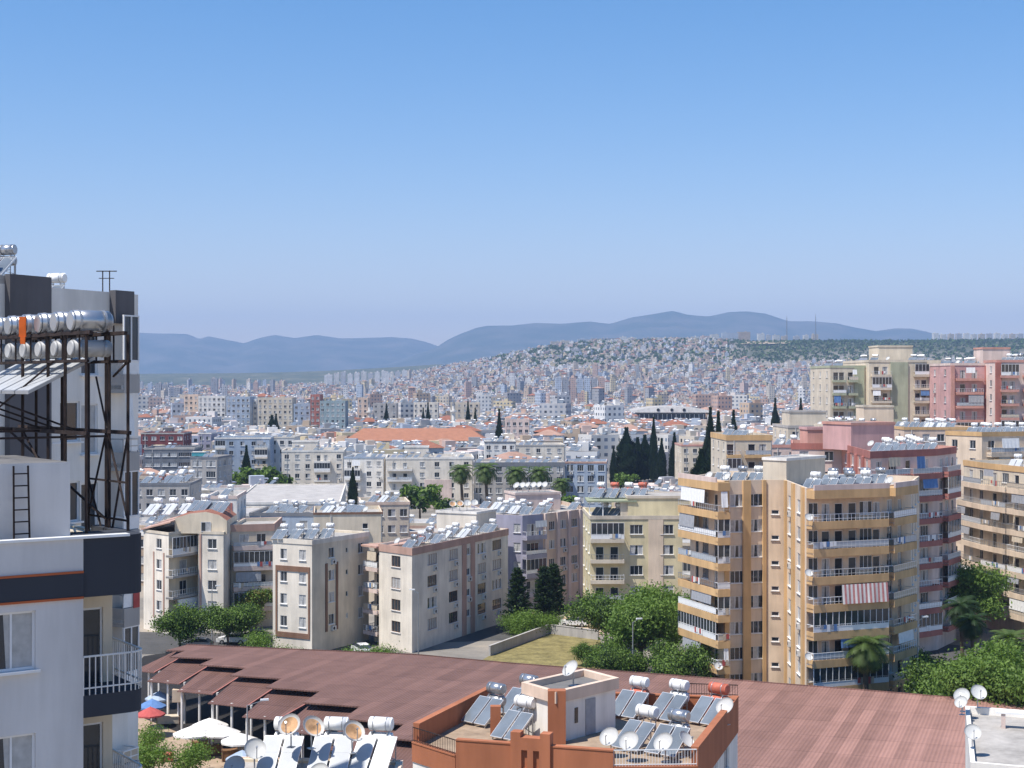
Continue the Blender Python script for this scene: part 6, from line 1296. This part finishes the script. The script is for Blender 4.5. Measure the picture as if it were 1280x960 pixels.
while y < 1500:
    step = 17 + (y > 700) * 1.5; x = -0.36 * y
    while x < 0.36 * y:
        xx, yy = x + rs.uniform(-4, 4), y + rs.uniform(-4, 4)
        w, d = rs.uniform(9, 17), rs.uniform(9, 14); fl = rs.choice((3, 4, 4, 5, 5)) if yy > 380 else rs.choice((3, 3, 4))
        if rs.random() < 0.05 and yy > 800: fl = rs.choice((7, 8, 9))
        h = fl * 3.0 + 0.6; z0 = terrain(xx, yy)
        while fl > 1 and blocked(xx, yy, max(w, d) * 0.5, z0 + h + 1.5): fl -= 1; h = fl * 3.0 + 0.6
        if fl > 1 and rs.random() < 0.93: GEN.append([xx, yy, z0, w, d, h, rs.choice((0.35, 0.35, -0.2, 0.1)) + rs.uniform(-0.08, 0.08), fl])
        x += step
    y += step
GEN.sort(key=lambda g: g[1])
SEEN_LAB = {}
def near_landmark(px):
    return min(LANDM, key=lambda l: abs(l[0] - px))[1]
nd = 0
for n, g in enumerate(GEN[:285]):
    x, y, z0, w, d, h, rz, fl = g; px = pxof(x, y); ci = rs.randrange(len(CITYCOL)); ri = rs.choice(RIX); cw = CITYCOL[ci][0]
    lab = f'{cw} {["", "", "two", "three", "four", "five", "six", "seven", "eight", "nine", "ten"][fl]}-storey block with {RWORD[ri]} roof near {near_landmark(px)}'
    g.append(ci); g.append(ri); k = SEEN_LAB.get(lab, 0); SEEN_LAB[lab] = k + 1
    if y < 430:
        nd += 1; ro = empty('city_block', (x, y, z0), 0, lab, 'apartment block', 'crowded middle city blocks near ' + near_landmark(px)); FOOT.append((x, y, max(w, d) * 0.6)); c, s = math.cos(rz), math.sin(rz)
        P = [(x + c * a * w / 2 - s * b * d / 2, y + s * a * w / 2 + c * b * d / 2) for a, b in ((-1, -1), (1, -1), (1, 1), (-1, 1))]
        wm = wallmat('city_paint_%d' % ci, CITYCOL[ci][1]); bo = dict(bm=rs.choice(('p_white', 'p_palepink', 'p_beige', 'p_grey')), rh=1.05, band=(-0.25, 0.3), awn=0.2, glaze=0.15, wash=0.3)
        e = {0: dict(win=[(0.12, 1.3, 1.4, .85), (0.38, 1.1, 2.05, .02), (0.62, 1.1, 2.05, .02), (0.88, 1.3, 1.4, .85)], bal=[(0.25, 0.75, 1.2, bo)], ac=0.1), (1 if x < 0 else 3): dict(win=g_win(3), ac=0.1)}
        volume(ro, P, z0, z0 + h, e, wm, rs.choice((None, 'p_white', 'p_beige')), ROOFM[ri], 0.6, rs=rs); roofrow(f'the {cw} block by {SHORT[near_landmark(px)]}', P, z0 + h - 0.6, 4, rs.choice((0, 1)), rs)
    else:
        b = MB(); b.uv = []; citybox(b, 0, 0, 0, w, d, h, rz, ci, ri, rs, 3)
        o = b.build('city_block', CMATS, None, False, (x, y, z0)); tag(o, lab, 'apartment block', 'crowded middle city blocks near ' + near_landmark(px))
# labels that came out twice: told apart by the order in which they stand
same = {}
for o in scene.objects:
    if o.parent is None and o.get('label'): same.setdefault(o['label'], []).append(o)
for l, os_ in same.items():
    if len(os_) > 1:
        for o in os_: o['group'] = 'alike: ' + l[:90]

# ------------------------------------------------------------------ solar heaters of all roofs: the nearest 300, the rest as one mass
ROOFJOBS.sort(key=lambda j: j[0]); left = 296 - NH[0]; masses = []
for D, where, hs, sc, rz in ROOFJOBS:
    if len(hs) <= left and D < 560: heaters(where, hs, rz, sc, rs=rs); left -= len(hs)
    else: masses += hs
mb = MB()
def farheater(x, y, z, rz, s=1.0):
    c, sn = math.cos(rz), math.sin(rz)
    T = lambda a, b, zz: (x + (c * a - sn * b) * s, y + (sn * a + c * b) * s, z + zz * s)
    m = rs.choice((0, 0, 1))
    mb.quad(T(-0.95, -0.9, 0.15), T(0.95, -0.9, 0.15), T(0.95, 0.62, 1.3), T(-0.95, 0.62, 1.3), 2 if rs.random() < 0.75 else 1); i = len(mb.v)
    mb.v += [T(a, 0.95 + 0.29 * math.cos(k * math.pi / 3), 1.75 + 0.29 * math.sin(k * math.pi / 3)) for a in (-0.65, 0.65) for k in range(6)]
    for k in range(6): mb.f.append((i + k, i + 6 + k, i + 6 + (k + 1) % 6, i + (k + 1) % 6)); mb.m.append(m)
    mb.f.append((i, i + 1, i + 2, i + 3, i + 4, i + 5)); mb.m.append(m); mb.f.append((i + 11, i + 10, i + 9, i + 8, i + 7, i + 6)); mb.m.append(m)
    for a in (-0.6, 0.6): mb.quad(T(a - 0.03, 0.95, 0), T(a + 0.03, 0.95, 0), T(a + 0.03, 0.95, 1.5), T(a - 0.03, 0.95, 1.5), 3)
for h in masses: farheater(h[0], h[1], h[2], SR + rs.uniform(-0.1, 0.1))
for g in GEN:
    x, y, z0, w, d, h, rz = g[:7]
    if y < 430 or (len(g) > 9 and g[9] in (2, 10)): continue
    for k in range(rs.randint(3, 7) if y < 900 else 3): farheater(x + rs.uniform(-w, w) * 0.36, y + rs.uniform(-d, d) * 0.36, z0 + h, SR + rs.uniform(-0.2, 0.2), 1.0 if y < 700 else 1.2)
tag(mb.build('distant_solar_heater_field', ['white', 'steel', 'panel', 'metal']), kind='stuff')

# ------------------------------------------------------------------ distant city: hill towers as things, the crowded rest as one mass
mb = MB(); mb.uv = []
for g in GEN[285:]: citybox(mb, *g[:7], rs.randrange(len(CITYCOL)), rs.choice(RIX), rs, 2)
y = 1500.0; green = []
while y < 4250:
    step = 14.5 + (y - 1500) * 0.002; x = -0.36 * y
    while x < 0.36 * y:
        xx, yy = x + rs.uniform(-7, 7), y + rs.uniform(-7, 7); px = pxof(xx, yy); z0 = terrain(xx, yy); py = pyof(yy, z0); x += step
        if px > 1030 and py > 440 and False: continue
        hillness = sstep(470, 452, py) * sstep(520, 640, px)
        pr = 0.95 - 0.62 * hillness - 1.0 * sstep(455, 445, py) * sstep(900, 950, px)
        dn = noise.noise((xx * 0.004, yy * 0.004, 2.0)); pr += 0.35 * min(0, dn)
        if rs.random() > pr:
            if rs.random() < 0.25 + 0.35 * hillness: green.append((xx, yy, z0, rs.uniform(5, 10), rs.uniform(5, 10)))
            continue
        w, d = rs.uniform(7, 13), rs.uniform(7, 11); fl = rs.choice((2, 2, 3, 3, 4)) if hillness < 0.4 else rs.choice((1, 2, 2, 3))
        if rs.random() < 0.010 and hillness < 0.3: fl = rs.choice((8, 9, 11)); w *= 0.8
        citybox(mb, xx, yy, z0, w, d, fl * 2.9, rs.choice((0.3, -0.25, 0.05, 0.7)) + rs.uniform(-0.15, 0.15), rs.randrange(len(CITYCOL)), rs.choice(RIX), rs, 1 if yy > 2600 else 2)
    y += step
tag(mb.build('distant_city', CMATS), kind='stuff')
mb = MB()
for k in range(420):
    yy = rs.uniform(300, 1500); xx = rs.uniform(-0.35, 0.35) * yy; s = rs.uniform(2, 3.4)
    if not blocked(xx, yy, s, 8): green.append((xx, yy, 0 if yy < 1200 else terrain(xx, yy), s * 2, rs.uniform(5, 9)))
for k in range(2300):      # scrub and wood on the hill
    px = rs.uniform(560, 1290); D = rs.uniform(3300, 4700); xx = wx(px, D); z0 = terrain(xx, D)
    green.append((xx, D, z0, rs.uniform(6, 12), rs.uniform(3, 6)))
for xx, yy, z0, w, h in green:
    for q in range(9 if yy > 1200 else 42):
        v = Vector((rs.gauss(0, 1), rs.gauss(0, 1), abs(rs.gauss(0.2, 0.9)))).normalized(); p = Vector((xx + v.x * w * 0.4, yy + v.y * w * 0.4, z0 + h * 0.3 + v.z * h * 0.6)); s = w * (0.30 if yy > 1200 else 0.13) * rs.uniform(0.7, 1.3)
        dd = (v + Vector((rs.gauss(0, 0.4), rs.gauss(0, 0.4), rs.gauss(0, 0.4)))).normalized(); a = dd.orthogonal().normalized(); bb = dd.cross(a)
        mb.poly([p - a * s, p - bb * s * 0.7, p + a * s, p + bb * s * 0.7], rs.randrange(3))
tag(mb.build('distant_trees', ['leafC', 'leafA', 'cypB']), kind='stuff')
# towers along the crest and on the plain
TW = [(688, 700, 427, 4300, 3), (701, 712, 426, 4300, 1), (722, 738, 427, 4320, 6), (739, 750, 425, 4320, 8), (752, 770, 425, 4350, 8), (775, 783, 421, 4350, 0), (785, 795, 422, 4350, 11), (814, 824, 422, 4400, 3), (826, 833, 423, 4400, 3), (835, 846, 422, 4400, 5), (848, 862, 422, 4400, 3), (866, 874, 421, 4400, 11), (876, 886, 420, 4420, 4), (888, 898, 418, 4420, 11), (902, 922, 416, 4400, 6), (922, 937, 415, 4430, 5), (947, 955, 417, 4450, 0), (958, 963, 419, 4450, 2), (966, 974, 419, 4450, 11), (977, 984, 420, 4450, 3), (992, 999, 420, 4450, 2), (1004, 1010, 419, 4450, 11), (1015, 1022, 418, 4450, 3)]
TW += [(1166 + 9.6 * k, 1166 + 9.6 * k + 6.5, 416.5 + (k * 7 % 4) * 0.5, 4600, (0, 11, 3, 2)[k % 4]) for k in range(12)]
TW += [(694 + 9 * k, 694 + 9 * k + 7.5, 472 + (k % 2), 2300, (6, 8, 9, 6)[k % 4]) for k in range(7)]
TW += [(409 + 8.5 * k, 409 + 8.5 * k + 6.5, 468 - 1.2 * (k % 3) - k * 0.25, 3700, (0, 11, 2, 0)[k % 4]) for k in range(12)]
TW += [(195, 202, 479, 2600, 8), (204, 211, 480, 2600, 8), (213, 226, 485, 2300, 8), (236, 243, 484, 2200, 6), (264, 272, 473, 3000, 8), (277, 284, 482, 2500, 2), (481, 486, 466, 3300, 0), (488, 492, 470, 3300, 11), (548, 553, 489, 1700, 9), (690, 697, 486, 1900, 2), (915, 919, 459, 3100, 0), (984, 990, 452, 3000, 1), (992, 996, 460, 2900, 2), (1003, 1008, 470, 2600, 3)]
for i, (a, b_, pyt, D, ci) in enumerate(TW):
    x = wx((a + b_) / 2, D); w = (b_ - a) / F * D; z0 = terrain(x, D); z1 = wz(pyt, D); z1 = max(z1, z0 + 12); b = MB(); b.uv = []; citybox(b, 0, 0, 0, w, min(max(w, 10), 22), z1 - z0, 0.06, ci, 3, rs, 2)
    zone = 'on the hill crest' if D > 4000 and a < 1100 else 'in the plateau row' if D > 4500 else 'in the dull row below the hill' if D == 2300 and a > 600 else 'at the foot of the forest ridge' if D == 3700 else 'on the far plain'
    px_ = (a + b_) / 2; hint = 'left of the radio masts' if px_ < 975 else 'near the radio masts' if px_ < 1030 else 'beyond the tall trio'
    tag(b.build('high_rise_block', CMATS, None, False, (x, D, z0)), f'{CITYCOL[ci][0]} high-rise block {zone}, {hint}', 'high-rise', f'{CITYCOL[ci][0]} high-rises {zone}')
for px, pyt, D, l in ((983.5, 394, 4350, 'thin radio mast, shorter of the two on the hill'), (1019.5, 392, 4400, 'thin radio mast, taller of the two on the hill')):
    x = wx(px, D); z0 = terrain(x, D); H = wz(pyt, D) - z0; ms = empty('radio_mast', (x, D, z0), 0, l, 'radio mast'); b = MB()
    for a, c in ((-1, -1), (1, -1), (1, 1), (-1, 1)): b.cyl((a * 1.6, c * 1.6, 0), (a * 0.45, c * 0.45, H * 0.9), 0.42, 0.3, 5)
    for k in range(14):
        t0, t1 = k / 14 * 0.9, (k + 1) / 14 * 0.9; r0, r1 = lerp(1.6, 0.45, t0 / 0.9), lerp(1.6, 0.45, t1 / 0.9)
        b.bar((-r0, -r0, t0 * H), (r1, -r1, t1 * H), 0.35); b.bar((r0, r0, t0 * H), (-r1, r1, t1 * H), 0.35)
    b.build('lattice', 'p_slate', ms); b = MB(); b.cyl((0, 0, H * 0.9), (0, 0, H), 0.5, 0.2, 6); b.build('antenna', 'p_slate', ms)
b = MB(); b.poly([(wx(px, D), D, terrain(wx(px, D), D) + 3.0) for px, D in ((925, 3850), (985, 3850), (990, 4050), (930, 4050))]); tag(b.build('bare_field', 'dirt'), kind='structure')

cats()
same = {}
for o in scene.objects:
    if o.parent is None and o.get('label'): same.setdefault(o['label'], []).append(o)
for l, os_ in same.items():
    if len(os_) > 1:
        for o in os_: o['group'] = 'alike: ' + l[:90]
for p in PROTOS:
    for c in list(p.children):
        for g in list(c.children): bpy.data.objects.remove(g)
        bpy.data.objects.remove(c)
    bpy.data.objects.remove(p)
